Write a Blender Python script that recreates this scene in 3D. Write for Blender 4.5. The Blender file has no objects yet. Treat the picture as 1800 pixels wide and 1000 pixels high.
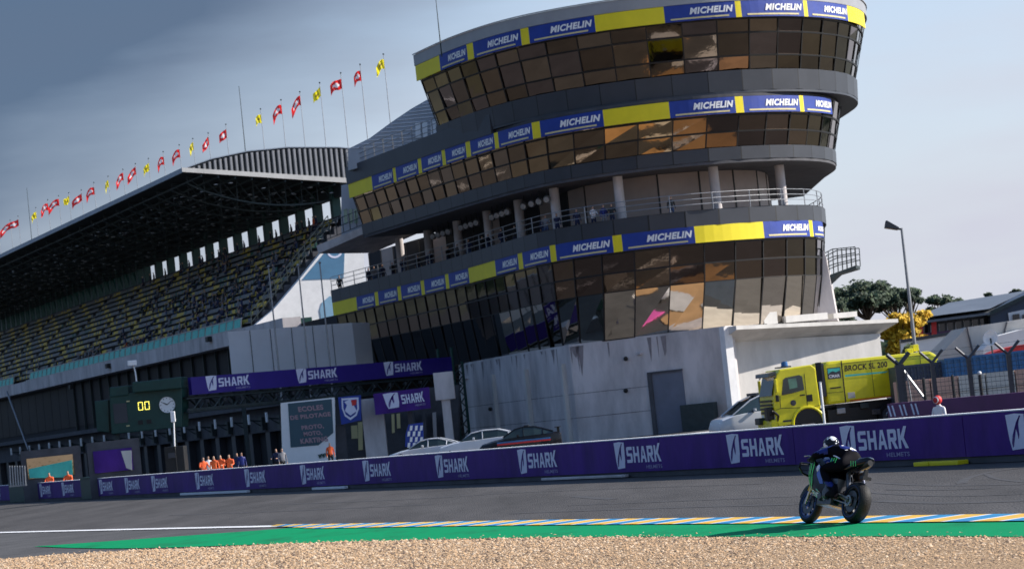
import bpy, bmesh, math, random
import numpy as np
from mathutils import Vector, Matrix
random.seed(7); np.random.seed(7)
R_ = math.radians
scn = bpy.context.scene
col = scn.collection
# ------------------------------------------------------------------ camera
FPX, CAMH, RHO = 4700.0, 2.2, R_(6.0)
PITCH = math.atan(231*math.cos(RHO)/FPX)
Fv = Vector((0, math.cos(PITCH), math.sin(PITCH)))
U0 = Vector((0, -math.sin(PITCH), math.cos(PITCH))); R0 = Vector((1, 0, 0))
Rv = math.cos(RHO)*R0 - math.sin(RHO)*U0
Uv = math.sin(RHO)*R0 + math.cos(RHO)*U0
cd = bpy.data.cameras.new('camera'); cam = bpy.data.objects.new('camera', cd); col.objects.link(cam)
cd.sensor_width = 36; cd.lens = 36*FPX/1800; cd.clip_end = 6000; cd.clip_start = .5
M3 = Matrix((Rv, Uv, -Fv)).transposed()
cam.matrix_world = Matrix.Translation((0, 0, CAMH)) @ M3.to_4x4()
cd.dof.use_dof = True; cd.dof.focus_distance = 43; cd.dof.aperture_fstop = 5.0
scn.camera = cam
scn.render.resolution_x = 1024; scn.render.resolution_y = 568
# ------------------------------------------------------------------ light
SUN_EL = R_(31); SUN_DIR = Vector((math.cos(R_(7)), math.sin(R_(7)), 0))*math.cos(SUN_EL)+Vector((0, 0, math.sin(SUN_EL)))
w = bpy.data.worlds.new('World'); scn.world = w; w.use_nodes = True
nt = w.node_tree; nt.nodes.clear()
def N(t, **k):
    n = nt.nodes.new(t)
    for a, b in k.items(): setattr(n, a, b)
    return n
L = lambda a, b: nt.links.new(a, b)
sky = N('ShaderNodeTexSky', sky_type='NISHITA', sun_disc=False, sun_elevation=SUN_EL)
sky.sun_rotation = math.atan2(SUN_DIR.x, SUN_DIR.y); sky.air_density = 1.0; sky.dust_density = 0.3; sky.ozone_density = 3.0
tc = N('ShaderNodeTexCoord'); sep = N('ShaderNodeSeparateXYZ'); L(tc.outputs['Generated'], sep.inputs[0])
mp = N('ShaderNodeMapping'); mp.inputs['Scale'].default_value = (3.2, 3.2, 13); L(tc.outputs['Generated'], mp.inputs[0])
nz = N('ShaderNodeTexNoise'); nz.inputs['Scale'].default_value = 2.2; nz.inputs['Detail'].default_value = 5; nz.inputs['Roughness'].default_value = .5
L(mp.outputs[0], nz.inputs['Vector'])
def MATH(op, a, b=None, clamp=False):
    m = N('ShaderNodeMath', operation=op, use_clamp=clamp)
    for i, v in enumerate((a, b)):
        if v is None: continue
        if isinstance(v, (int, float)): m.inputs[i].default_value = v
        else: L(v, m.inputs[i])
    return m.outputs[0]
# dark cloud bank standing over the left of the stand, thin pale cloud elsewhere
bank = MATH('ADD', MATH('MULTIPLY', MATH('SUBTRACT', sep.outputs[2], .088), 6.8), MATH('MULTIPLY', MATH('ADD', sep.outputs[0], .035), -5.4))
bank = MATH('ADD', bank, MATH('MULTIPLY', MATH('SUBTRACT', nz.outputs[0], .5), .75), True)
bank = MATH('MULTIPLY', bank, MATH('SUBTRACT', 1.0, MATH('MULTIPLY', MATH('SUBTRACT', sep.outputs[2], .2), 4.0, True), True))
hs = N('ShaderNodeHueSaturation'); hs.inputs['Saturation'].default_value = 1.0; hs.inputs['Value'].default_value = 1.0
L(sky.outputs[0], hs.inputs['Color'])
pale = N('ShaderNodeMixRGB'); pale.inputs[2].default_value = (3.55, 3.65, 4.2, 1); L(hs.outputs[0], pale.inputs[1])
L(MATH('ADD', MATH('MULTIPLY', MATH('SUBTRACT', nz.outputs[0], .45), .8, True), MATH('SUBTRACT', 1.0, MATH('MULTIPLY', sep.outputs[2], 3.4)), True), pale.inputs[0])
dk = N('ShaderNodeMixRGB'); dk.inputs[2].default_value = (.40, .70, 1.22, 1); L(pale.outputs[0], dk.inputs[1]); L(MATH('MULTIPLY', bank, .9), dk.inputs[0])
bg = N('ShaderNodeBackground'); bg.inputs[1].default_value = .12; L(dk.outputs[0], bg.inputs[0])
wo = N('ShaderNodeOutputWorld'); L(bg.outputs[0], wo.inputs[0])
sd = bpy.data.lights.new('sun', 'SUN'); sd.energy = 4.7; sd.angle = R_(.55); sd.color = (1, .93, .84)
so = bpy.data.objects.new('sun', sd); col.objects.link(so); so.rotation_euler = SUN_DIR.to_track_quat('Z', 'Y').to_euler()
scn.view_settings.view_transform = 'Standard'; scn.view_settings.look = 'None'; scn.view_settings.exposure = 0.6; scn.view_settings.gamma = 1
# ------------------------------------------------------------------ projection helpers (survey of the photograph)
def ray(x, y): return Fv + Rv*((x-900)/FPX) - Uv*((y-500)/FPX)
def onz(x, y, z):
    r = ray(x, y); return Vector((0, 0, CAMH)) + r*((z-CAMH)/r.z)
def aty(x, y, Y):
    r = ray(x, y); return Vector((0, 0, CAMH)) + r*(Y/r.y)
def proj(p):
    v = Vector(p)-Vector((0, 0, CAMH)); k = v.dot(Fv); return 900+FPX*v.dot(Rv)/k, 500-FPX*v.dot(Uv)/k
TH = R_(22.6); DD = Vector((-math.sin(TH), math.cos(TH), 0)); NN = Vector((-DD.y, DD.x, 0)); P0 = Vector((-6.98, 206.63, 0))
def tu(t, u, z=0): return P0 + DD*t + NN*u + Vector((0, 0, z))          # stand coordinates: along, outward, up
# ------------------------------------------------------------------ materials
def mat(name, c, rough=.7, metal=0., ns=0, na=.0, bump=0, bs=None, emit=0, coat=0, c2=None, stretch=(1, 1, 1), detail=6, thr=None, spec=None):
    m = bpy.data.materials.new(name); m.use_nodes = True; t = m.node_tree; b = t.nodes['Principled BSDF']
    b.inputs['Base Color'].default_value = (*c, 1); b.inputs['Roughness'].default_value = rough; b.inputs['Metallic'].default_value = metal
    if spec is not None: b.inputs['Specular IOR Level'].default_value = spec
    if coat: b.inputs['Coat Weight'].default_value = coat; b.inputs['Coat Roughness'].default_value = .05
    if emit: b.inputs['Emission Color'].default_value = (*c, 1); b.inputs['Emission Strength'].default_value = emit
    if ns:
        g = t.nodes.new('ShaderNodeNewGeometry'); mpn = t.nodes.new('ShaderNodeMapping'); mpn.inputs['Scale'].default_value = stretch
        t.links.new(g.outputs['Position'], mpn.inputs[0])
        n = t.nodes.new('ShaderNodeTexNoise'); n.inputs['Scale'].default_value = ns; n.inputs['Detail'].default_value = detail; n.inputs['Roughness'].default_value = .65
        t.links.new(mpn.outputs[0], n.inputs['Vector'])
        r = t.nodes.new('ShaderNodeValToRGB'); lo, hi = thr or (.3, .7)
        r.color_ramp.elements[0].position = lo; r.color_ramp.elements[1].position = hi
        a = c2 or tuple(max(0, v*(1-na)) for v in c); e = c if c2 else tuple(min(1, v*(1+na)) for v in c)
        r.color_ramp.elements[0].color = (*a, 1); r.color_ramp.elements[1].color = (*e, 1)
        t.links.new(n.outputs[0], r.inputs[0]); t.links.new(r.outputs[0], b.inputs['Base Color'])
        if bump:
            n2 = t.nodes.new('ShaderNodeTexNoise'); n2.inputs['Scale'].default_value = bs or ns*4; n2.inputs['Detail'].default_value = 4
            t.links.new(mpn.outputs[0], n2.inputs['Vector'])
            bp = t.nodes.new('ShaderNodeBump'); bp.inputs['Strength'].default_value = bump; bp.inputs['Distance'].default_value = .05
            t.links.new(n2.outputs[0], bp.inputs['Height']); t.links.new(bp.outputs[0], b.inputs['Normal'])
    return m
M = {}
M['asphalt'] = mat('asphalt', (.076, .072, .071), .85, spec=.15, ns=.5, na=.3, bump=.5, bs=30, stretch=(1, .16, 1))
M['asphalt_old'] = mat('asphalt_old', (.068, .066, .066), .9, ns=.5, na=.3, bump=.5, bs=20)
M['terrain'] = mat('terrain', (.075, .08, .05), .95, ns=.02, na=.5)
M['gravel'] = mat('gravel', (.56, .39, .24), .95, ns=14, spec=.1, c2=(.22, .14, .08), bump=1, bs=22, thr=(.36, .62))
M['gravel_far'] = mat('gravel_far', (.52, .31, .14), .95, ns=.4, na=.25)
M['green'] = mat('green_paint', (.0, .26, .10), .9, spec=.1, ns=.8, c2=(.01, .15, .065), thr=(.25, .5), stretch=(1, .3, 1), bump=.15, bs=60)
M['white_paint'] = mat('white_paint', (.78, .78, .78), .6, ns=2.5, na=.12)
M['kerb_blue'] = mat('kerb_blue', (.02, .25, .50), .55, ns=3, na=.2)
M['kerb_yellow'] = mat('kerb_yellow', (.82, .47, .04), .55, ns=3, na=.15)
M['rubber_mark'] = mat('rubber_mark', (.050, .048, .050), .85, ns=2, na=.25)
M['purple'] = mat('purple_banner', (.062, .016, .20), .55, spec=.25, ns=.9, na=.26, bump=.8, bs=.9, stretch=(1, 1, .5))
M['purple_bright'] = mat('purple_sign', (.03, .012, .22), .45, ns=.8, na=.1)
M['lavender'] = mat('lavender_print', (.74, .75, .90), .5, ns=2, na=.06)
M['lavender_dim'] = mat('lavender_small', (.36, .34, .52), .5)
M['concrete'] = mat('concrete', (.52, .48, .475), .85, ns=.45, na=.34, bump=.2, bs=14, stretch=(1.2, 1.2, .4), thr=(.25, .65))
M['concrete_pale'] = mat('concrete_pale', (.58, .56, .53), .85, ns=.6, na=.18, bump=.15, bs=14, stretch=(1.2, 1.2, .4), thr=(.25, .65))
M['concrete_dark'] = mat('concrete_dark', (.08, .08, .09), .85, ns=.8, na=.3)
M['plaster'] = mat('plaster', (.86, .85, .84), .8, ns=1.2, na=.08)
M['panel_grey'] = mat('panel_grey', (.80, .80, .82), .55, ns=.4, na=.06)
M['cladding'] = mat('cladding', (.062, .066, .078), .42, .5, ns=.4, na=.12)
M['cladding_pale'] = mat('cladding_pale', (.36, .355, .36), .4, .3, ns=.5, na=.1)
M['roof_metal'] = mat('roof_metal', (.34, .38, .44), .42, .35, ns=.4, na=.12)
M['roof_dark'] = mat('roof_dark', (.012, .015, .017), .75, ns=.5, na=.3)
M['steel_dark'] = mat('steel_dark', (.035, .05, .052), .5, .3, ns=3, na=.2)
M['steel_pale'] = mat('steel_pale', (.32, .33, .35), .4, .6, ns=3, na=.12)
M['green_dark'] = mat('green_dark', (.006, .05, .04), .45, ns=2, na=.2)
M['green_teal'] = mat('green_teal', (.07, .58, .48), .4, ns=2, na=.15)
M['black'] = mat('black', (.008, .008, .009), .5, ns=3, na=.3)
M['dark_glass'] = mat('dark_glass', (.016, .018, .024), .06, ns=.3, na=.3)
M['pit_glass'] = mat('pit_glass', (.010, .011, .016), .5, ns=.3, na=.4); M['pit_glass'].node_tree.nodes['Principled BSDF'].inputs['Specular IOR Level'].default_value = .15
M['inner_dark'] = mat('inner_dark', (.012, .012, .016), .8, ns=.5, na=.3)
M['blind'] = mat('blind', (.42, .33, .29), .6, ns=.4, na=.12)
M['yellow_sign'] = mat('yellow_sign', (.90, .74, .01), .5, ns=1, na=.05)
M['blue_sign'] = mat('blue_sign', (.008, .04, .30), .5, ns=1, na=.14, bump=.3, bs=1.5)
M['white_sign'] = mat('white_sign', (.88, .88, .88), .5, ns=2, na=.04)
M['cream'] = mat('cream', (.70, .60, .30), .5, ns=2, na=.05)
M['red'] = mat('red_cloth', (.62, .03, .03), .6, ns=3, na=.15)
M['yellow_cloth'] = mat('yellow_cloth', (.75, .6, .02), .6, ns=3, na=.12)
M['white_cloth'] = mat('white_cloth', (.75, .73, .74), .6, ns=3, na=.08)
M['navy'] = mat('navy_cloth', (.02, .025, .07), .8, ns=4, na=.25)
M['denim'] = mat('denim', (.05, .08, .17), .85, ns=4, na=.25)
M['grey_cloth'] = mat('grey_cloth', (.20, .20, .22), .85, ns=4, na=.2)
M['orange'] = mat('orange_cloth', (.78, .11, .02), .7, ns=3, na=.35)
M['skin'] = mat('skin', (.50, .29, .2), .55, ns=9, na=.08)
M['hair'] = mat('hair', (.03, .02, .014), .7, ns=9, na=.3)
M['truck_yellow'] = mat('truck_yellow', (.80, .72, .01), .38, ns=1.6, na=.14, coat=.3)
M['car_white'] = mat('car_white', (.60, .62, .66), .25, ns=1, na=.04, coat=.7)
M['car_black'] = mat('car_black', (.008, .008, .012), .22, ns=1, na=.2, coat=.15, spec=.3)
M['wall_stain'] = mat('wall_stain', (.27, .235, .24), .9, ns=2, na=.25)
M['glass'] = mat('glass', (.02, .035, .035), .05, ns=1, na=.3, coat=.5)
M['glass_green'] = mat('glass_green', (.10, .24, .17), .08, ns=1.5, na=.4, coat=.5)
M['tyre'] = mat('tyre', (.014, .014, .015), .6, spec=.25, ns=8, na=.25, bump=.2, bs=60)
M['rim'] = mat('rim', (.02, .045, .13), .35, .7, ns=4, na=.1)
M['chrome'] = mat('chrome', (.55, .55, .57), .22, 1, ns=4, na=.1)
M['container_blue'] = mat('container_blue', (.03, .14, .33), .5, ns=1.2, na=.25)
M['brick_pink'] = mat('brick_pink', (.50, .31, .24), .85, ns=1.2, na=.15)
M['stone_white'] = mat('stone_white', (.52, .50, .46), .85, ns=1.2, na=.12)
M['hall_blue'] = mat('hall_blue', (.035, .055, .10), .5, ns=.4, na=.15)
M['hall_roof'] = mat('hall_roof', (.15, .165, .19), .5, .2, ns=.4, na=.15)
M['leaf_dark'] = mat('leaf_dark', (.045, .072, .042), .8, ns=.9, na=.5)
M['leaf_mid'] = mat('leaf_mid', (.075, .115, .055), .8, ns=.9, na=.5)
M['leaf_yellow'] = mat('leaf_yellow', (.60, .38, .02), .8, ns=.9, na=.35)
M['bark'] = mat('bark', (.09, .065, .045), .9, ns=5, na=.3)
M['teal_print'] = mat('teal_print', (.045, .10, .13), .55, ns=1, na=.1)
M['pink_print'] = mat('pink_print', (.42, .27, .30), .6)
M['seat_grey'] = mat('seat_grey', (.21, .205, .20), .5, ns=3, na=.25)
M['seat_yellow'] = mat('seat_yellow', (.68, .48, .06), .5, ns=3, na=.2)
M['seat_green'] = mat('seat_green', (.03, .13, .09), .5, ns=3, na=.2)
M['digit'] = mat('digit', (.95, .8, .12), .5, emit=1.6)
M['leather'] = mat('leather', (.005, .0045, .008), .6, ns=9, na=.4, spec=.04)
M['suit_blue'] = mat('suit_blue', (.012, .022, .16), .45, ns=6, na=.2, spec=.3)
M['fairing'] = mat('fairing', (.004, .004, .006), .2, ns=6, na=.2, spec=.3, coat=.1)
M['fairing_blue'] = mat('fairing_blue', (.01, .05, .40), .2, ns=6, na=.15, coat=1)
M['claw_green'] = mat('claw_green', (.10, .72, .16), .35, ns=6, na=.08)
M['mint'] = mat('mint', (.05, .42, .30), .3, ns=6, na=.15, coat=.8)
M['engine'] = mat('engine', (.10, .10, .11), .35, .7, ns=14, na=.4)
M['sky_blue'] = mat('sky_blue', (.07, .20, .34), .6, ns=.7, na=.12)
M['beacon'] = mat('beacon', (.02, .12, .35), .15, ns=4, na=.1, coat=.6)
# tinted mirror glass of the tower, a few tints and colour noise imitating differing reflections in the panes
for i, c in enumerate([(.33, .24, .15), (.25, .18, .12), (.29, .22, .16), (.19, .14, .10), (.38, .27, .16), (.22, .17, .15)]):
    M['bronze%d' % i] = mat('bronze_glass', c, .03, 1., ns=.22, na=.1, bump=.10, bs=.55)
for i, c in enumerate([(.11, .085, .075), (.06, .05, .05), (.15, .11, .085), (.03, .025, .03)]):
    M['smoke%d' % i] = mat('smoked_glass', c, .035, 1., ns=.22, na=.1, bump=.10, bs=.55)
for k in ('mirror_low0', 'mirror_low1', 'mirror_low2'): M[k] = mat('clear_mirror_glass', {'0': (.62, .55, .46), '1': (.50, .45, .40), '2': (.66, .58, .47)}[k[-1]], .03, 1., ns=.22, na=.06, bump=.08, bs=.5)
def cloth(name, c):
    m = mat(name, c, .7, ns=3, na=.12); t = m.node_tree; b = t.nodes['Principled BSDF']; tr_ = t.nodes.new('ShaderNodeBsdfTranslucent'); tr_.inputs[0].default_value = (*c, 1); mx = t.nodes.new('ShaderNodeMixShader'); mx.inputs[0].default_value = .5
    t.links.new(b.outputs[0], mx.inputs[1]); t.links.new(tr_.outputs[0], mx.inputs[2]); t.links.new(mx.outputs[0], t.nodes['Material Output'].inputs[0]); return m
M['flag_red'] = cloth('flag_red', (.85, .03, .03)); M['flag_yellow'] = cloth('flag_yellow', (.92, .78, .03)); M['flag_white'] = cloth('flag_white', (.9, .88, .88)); M['flag_mark'] = cloth('flag_mark', (.35, .25, .05))
# ------------------------------------------------------------------ object helpers
MW = {}
def tag(o, label=None, cat=None, group=None, kind=None):
    if label: o['label'] = label
    if cat: o['category'] = cat
    if group: o['group'] = group
    if kind: o['kind'] = kind
    return o
def thing(name, label, cat, loc=(0, 0, 0), rz=0, group=None, rot=None):
    o = bpy.data.objects.new(name, None); col.objects.link(o); o.empty_display_size = .3
    o.location = loc; o.rotation_euler = rot or (0, 0, rz)
    from mathutils import Euler
    MW[o] = Matrix.Translation(loc) @ Euler(o.rotation_euler).to_matrix().to_4x4()
    return tag(o, label, cat, group)
def copy_tree(o, parent=None, mats=None):
    c = o.copy(); col.objects.link(c); c.parent = parent
    if o in MW: MW[c] = MW[o]
    for ch in [x for x in KIDS.get(o, [])]: copy_tree(ch, c)
    return c
KIDS = {}
class MB:
    """collects faces in world (or, with local=True, thing) coordinates and links them as one mesh object"""
    def __init__(s): s.v = []; s.f = []; s.m = []
    def add(s, vs, fs, mi=0):
        b = len(s.v); s.v += [tuple(v) for v in vs]; s.f += [tuple(b+i for i in f) for f in fs]; s.m += [mi]*len(fs); return s
    def poly(s, vs, mi=0): return s.add(vs, [tuple(range(len(vs)))], mi)
    def hexa(s, p, mi=0):   # 8 corners: bottom ring, top ring
        return s.add(p, [(3, 2, 1, 0), (4, 5, 6, 7), (0, 1, 5, 4), (1, 2, 6, 5), (2, 3, 7, 6), (3, 0, 4, 7)], mi)
    def box(s, c, sz, mi=0, X=None, rz=0):
        X = X or Vector((math.cos(rz), math.sin(rz), 0)); Y = Vector((-X.y, X.x, 0)); Z = Vector((0, 0, 1)); c = Vector(c)
        a, b, h = sz[0]/2, sz[1]/2, sz[2]/2
        q = [c+X*(a*i)+Y*(b*j)+Z*(h*k) for k in (-1, 1) for i, j in ((-1, -1), (1, -1), (1, 1), (-1, 1))]
        return s.hexa(q, mi)
    def prism(s, pts, off, mi=0):
        n = len(pts); off = Vector(off); a = [Vector(p) for p in pts]; b = [p+off for p in a]
        return s.add(a+b, [tuple(range(n-1, -1, -1)), tuple(range(n, 2*n))]+[(i, (i+1) % n, n+(i+1) % n, n+i) for i in range(n)], mi)
    def tube(s, p, q, r, r2=None, n=8, mi=0):
        p = Vector(p); q = Vector(q); r2 = r if r2 is None else r2; d = (q-p).normalized()
        a = d.orthogonal().normalized(); b = d.cross(a); vs = []
        for c, rr in ((p, r), (q, r2)):
            for i in range(n):
                t = 2*math.pi*i/n; vs.append(c+a*(rr*math.cos(t))+b*(rr*math.sin(t)))
        return s.add(vs, [tuple(range(n-1, -1, -1)), tuple(range(n, 2*n))]+[(i, (i+1) % n, n+(i+1) % n, n+i) for i in range(n)], mi)
    def path(s, pts, r, n=6, mi=0):
        for i in range(len(pts)-1): s.tube(pts[i], pts[i+1], r, n=n, mi=mi)
        return s
    def lathe(s, prof, c, axis, n=20, mi=0):   # prof: (radius, along)
        c = Vector(c); d = Vector(axis).normalized(); a = d.orthogonal().normalized(); b = d.cross(a); vs = []; k = len(prof)
        for i in range(n):
            t = 2*math.pi*i/n
            for (r, h) in prof: vs.append(c+d*h+a*(r*math.cos(t))+b*(r*math.sin(t)))
        fs = [(i*k+j, ((i+1) % n)*k+j, ((i+1) % n)*k+j+1, i*k+j+1) for i in range(n) for j in range(k-1)]
        return s.add(vs, fs, mi)
    def sphere(s, c, r, sc=(1, 1, 1), n=12, m=8, mi=0):
        c = Vector(c); vs = [c+Vector((0, 0, r*sc[2]))]
        for j in range(1, m):
            ph = math.pi*j/m
            for i in range(n):
                t = 2*math.pi*i/n; vs.append(c+Vector((r*sc[0]*math.sin(ph)*math.cos(t), r*sc[1]*math.sin(ph)*math.sin(t), r*sc[2]*math.cos(ph))))
        vs.append(c-Vector((0, 0, r*sc[2]))); e = len(vs)-1
        fs = [(0, 1+i, 1+(i+1) % n) for i in range(n)]
        for j in range(m-2):
            for i in range(n): fs.append((1+j*n+i, 1+(j+1)*n+i, 1+(j+1)*n+(i+1) % n, 1+j*n+(i+1) % n))
        fs += [(e, 1+(m-2)*n+(i+1) % n, 1+(m-2)*n+i) for i in range(n)]
        return s.add(vs, fs, mi)
    def build(s, name, ms, parent=None, smooth=False, local=False, bevel=0):
        me = bpy.data.meshes.new(name); vs = s.v
        if parent is not None and not local:
            mw = None; p = parent
            if p in MW: mw = MW[p]
            inv = mw.inverted(); vs = [tuple(inv @ Vector(v)) for v in vs]
        me.from_pydata(vs, [], s.f); ms = ms if isinstance(ms, (list, tuple)) else [ms]
        for m in ms: me.materials.append(M[m] if isinstance(m, str) else m)
        me.polygons.foreach_set('material_index', s.m)
        bm = bmesh.new(); bm.from_mesh(me)
        if bevel:
            bmesh.ops.remove_doubles(bm, verts=bm.verts, dist=1e-5)
            bmesh.ops.bevel(bm, geom=[e for e in bm.edges if e.is_manifold and e.calc_face_angle(0) > .5], offset=bevel, segments=2, affect='EDGES', profile=.6)
        if smooth: bmesh.ops.remove_doubles(bm, verts=bm.verts, dist=1e-5)
        bmesh.ops.recalc_face_normals(bm, faces=bm.faces); bm.to_mesh(me); bm.free()
        if smooth:
            me.polygons.foreach_set('use_smooth', [True]*len(me.polygons)); me.set_sharp_from_angle(angle=R_(40))
        o = bpy.data.objects.new(name, me); col.objects.link(o)
        if parent is not None:
            o.parent = parent; KIDS.setdefault(parent, []).append(o); MW[o] = MW[parent]
        return o
def struct(name, mb, m, **k): return tag(mb.build(name, m, **k), kind='structure')
_T = {}
def text2d(s, bold=.03, shear=0):
    key = (s, bold, shear)
    if key in _T: return _T[key]
    cu = bpy.data.curves.new('t', 'FONT'); cu.body = s; cu.size = 1; cu.offset = bold; cu.shear = shear; cu.resolution_u = 3; cu.space_character = 1.0+bold*2.2
    o = bpy.data.objects.new('t', cu); col.objects.link(o); dg = bpy.context.evaluated_depsgraph_get(); dg.update()
    me = o.evaluated_get(dg).to_mesh(); vs = [(v.co.x, v.co.y) for v in me.vertices]; fs = [tuple(p.vertices) for p in me.polygons]
    o.evaluated_get(dg).to_mesh_clear(); bpy.data.objects.remove(o); bpy.data.curves.remove(cu)
    x0 = min(v[0] for v in vs); x1 = max(v[0] for v in vs); y0 = min(v[1] for v in vs); y1 = max(v[1] for v in vs)
    vs = [((x-x0)/(x1-x0), (y-y0)/(y1-y0)) for x, y in vs]
    _T[key] = (vs, fs, (x1-x0)/(y1-y0)); return _T[key]
def put_text(mb, s, f, u0, v0, u1, v1, bold=.03, shear=0, mi=0):
    vs, fs, asp = text2d(s, bold, shear); mb.add([f(u0+x*(u1-u0), v0+y*(v1-v0)) for x, y in vs], fs, mi); return mb
def plane_map(o, ux, uy, proud=0.0):
    o = Vector(o); ux = Vector(ux).normalized(); uy = Vector(uy).normalized(); n = ux.cross(uy)
    return lambda u, v: o+ux*u+uy*v+n*proud
# blocky strokes for the word on the banners
GL = {'S': [[(1, 1), (.12, 1), (0, .9), (0, .5), (.12, .42), (.68, .42), (.68, .2), (0, .2), (0, 0), (.88, 0), (1, .1), (1, .52), (.88, .6), (.32, .6), (.32, .8), (1, .8)]],
      'H': [[(0, 0), (.3, 0), (.3, .4), (.7, .4), (.7, 0), (1, 0), (1, 1), (.7, 1), (.7, .6), (.3, .6), (.3, 1), (0, 1)]],
      'A': [[(0, 0), (.3, 0), (.37, .22), (.37, .42), (.5, .78), (.5, 1), (.35, 1)], [(.5, 1), (.5, .78), (.63, .42), (.37, .42), (.37, .22), (.68, .22), (.74, 0), (1.04, 0), (.68, 1)]],
      'R': [[(0, 0), (.3, 0), (.3, 1), (0, 1)], [(.3, 1), (.3, .8), (.68, .8), (.68, .58), (.3, .58), (.3, .38), (.86, .38), (1, .48), (1, .9), (.88, 1)], [(.42, .38), (.72, 0), (1.08, 0), (.78, .38)]],
      'K': [[(0, 0), (.3, 0), (.3, 1), (0, 1)], [(.3, .42), (.42, .42), (.74, 0), (1.12, 0), (.66, .55), (1.08, 1.12), (.74, 1.12), (.3, .62)]]}
def shark(mb, f, fp, u0, v0, h, asp=4.0, small=True, mi=0, mdark=1, msmall=2):
    """shield with a fin, the five letter word, the small word; h = shield height, asp = whole width / h"""
    W = asp*h; sw = .98*h
    sh = [(0, 1), (.5, 1.03), (1, 1), (.97, .35), (.9, .04), (.2, 0), (.1, .3)]
    mb.poly([f(u0+x*sw, v0+y*h) for x, y in sh], mi)
    fin = [[(.2, .12), (.3, .42), (.55, .78), (.72, .93), (.66, .7), (.66, .42), (.60, .30), (.56, .5), (.5, .62), (.36, .42), (.27, .2)],
           [(.75, .97), (.82, .96), (.52, .62), (.3, .1), (.24, .08), (.42, .55)]]
    for q in fin: mb.poly([fp(u0+x*sw, v0+y*h) for x, y in q], mdark)
    x = u0+sw+.16*h; rest = u0+W-x; lw = rest/5.55; th = .60*h
    for ch in 'SHARK':
        for q in GL[ch]: mb.poly([f(x+a*lw*.95, v0+.22*h+b*th) for a, b in q], mi)
        x += lw*1.12
    if small: put_text(mb, 'HELMETS', f, u0+W-rest*.45, v0-.02*h, u0+W, v0+.11*h, .01, mi=msmall)
    return mb
def skinned(name, verts, edges, radii, ms, fmat=None, sub=2, root=0):
    me = bpy.data.meshes.new(name); me.from_pydata(verts, edges, []); o = bpy.data.objects.new(name, me); col.objects.link(o)
    md = o.modifiers.new('s', 'SKIN'); md.use_smooth_shade = True
    for i, r in enumerate(radii):
        sv = me.skin_vertices[0].data[i]; sv.radius = (r, r) if not isinstance(r, tuple) else r; sv.use_root = (i == root)
    sb = o.modifiers.new('u', 'SUBSURF'); sb.levels = sub; sb.render_levels = sub
    dg = bpy.context.evaluated_depsgraph_get(); dg.update()
    nm = bpy.data.meshes.new_from_object(o.evaluated_get(dg)); bpy.data.objects.remove(o); nm.name = name
    nm.materials.clear()
    for m in ms: nm.materials.append(M[m])
    for p in nm.polygons:
        p.use_smooth = True; p.material_index = fmat(p.center) if fmat else 0
    return nm
def link_mesh(name, me, parent):
    o = bpy.data.objects.new(name, me); col.objects.link(o); o.parent = parent; KIDS.setdefault(parent, []).append(o); MW[o] = MW[parent]; return o
# ================================================================== SETTING: ground, track, kerb
def sheet(name, pts, z, m, kind='structure'):
    return struct(name, MB().poly([(p[0], p[1], z) for p in pts]), m)
sheet('terrain', [(-1500, -900), (1500, -900), (1500, 2600), (-1500, 2600)], -.02, 'terrain')
sheet('paddock_ground', [(-110, 20), (120, -60), (120, 420), (-190, 420)], -.012, 'asphalt_old')
BX = lambda Y: 11-.389*(Y-60)                     # line of the long barrier
def off(pts, w): # offset polyline to the left-near side
    out = []
    for i, p in enumerate(pts):
        a = Vector(pts[max(0, i-1)]); b = Vector(pts[min(len(pts)-1, i+1)]); d = (b-a).normalized(); n = Vector((-d.y, d.x)); out.append(tuple(Vector(p)+n*w))
    return out
WL = [(60, -75), (22, 9), (14.2, 24), (7.06, 39), (.64, 54), (-6.5, 69.4), (-19.04, 95.4), (-46, 150), (-75, 208), (-150, 350)]  # white edge line
def smooth(pts, n=4):
    P = [Vector(p) for p in pts]; out = []
    for i in range(len(P)-1):
        a = P[max(0, i-1)]; b = P[i]; c = P[i+1]; e = P[min(len(P)-1, i+2)]
        for k in range(n):
            t = k/n; out.append(tuple(.5*((2*b)+(c-a)*t+(2*a-5*b+4*c-e)*t*t+(3*b-a-3*c+e)*t**3)))
    out.append(tuple(P[-1])); return out
WLs = smooth(WL)
def strip(mb, a, b, z, mi=0, za=None):
    for i in range(len(a)-1): mb.add([(*a[i], za if za is not None else z), (*a[i+1], za if za is not None else z), (*b[i+1], z), (*b[i], z)], [(0, 1, 2, 3)], mi)
    return mb
# the racing surface between kerb line and barrier
far = [(BX(y), y) for _, y in WLs]
mbt = MB(); strip(mbt, WLs, [(p[0]+14 if i < 8 else BX(p[1])-.2, p[1]+ (12 if i < 8 else 0)) for i, p in enumerate(WLs)], 0, 0)
struct('track', mbt, 'asphalt')
mb = MB(); strip(mb, off(WLs, .32), off(WLs, -.10), .008); struct('white_line', mb, 'white_paint')
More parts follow.
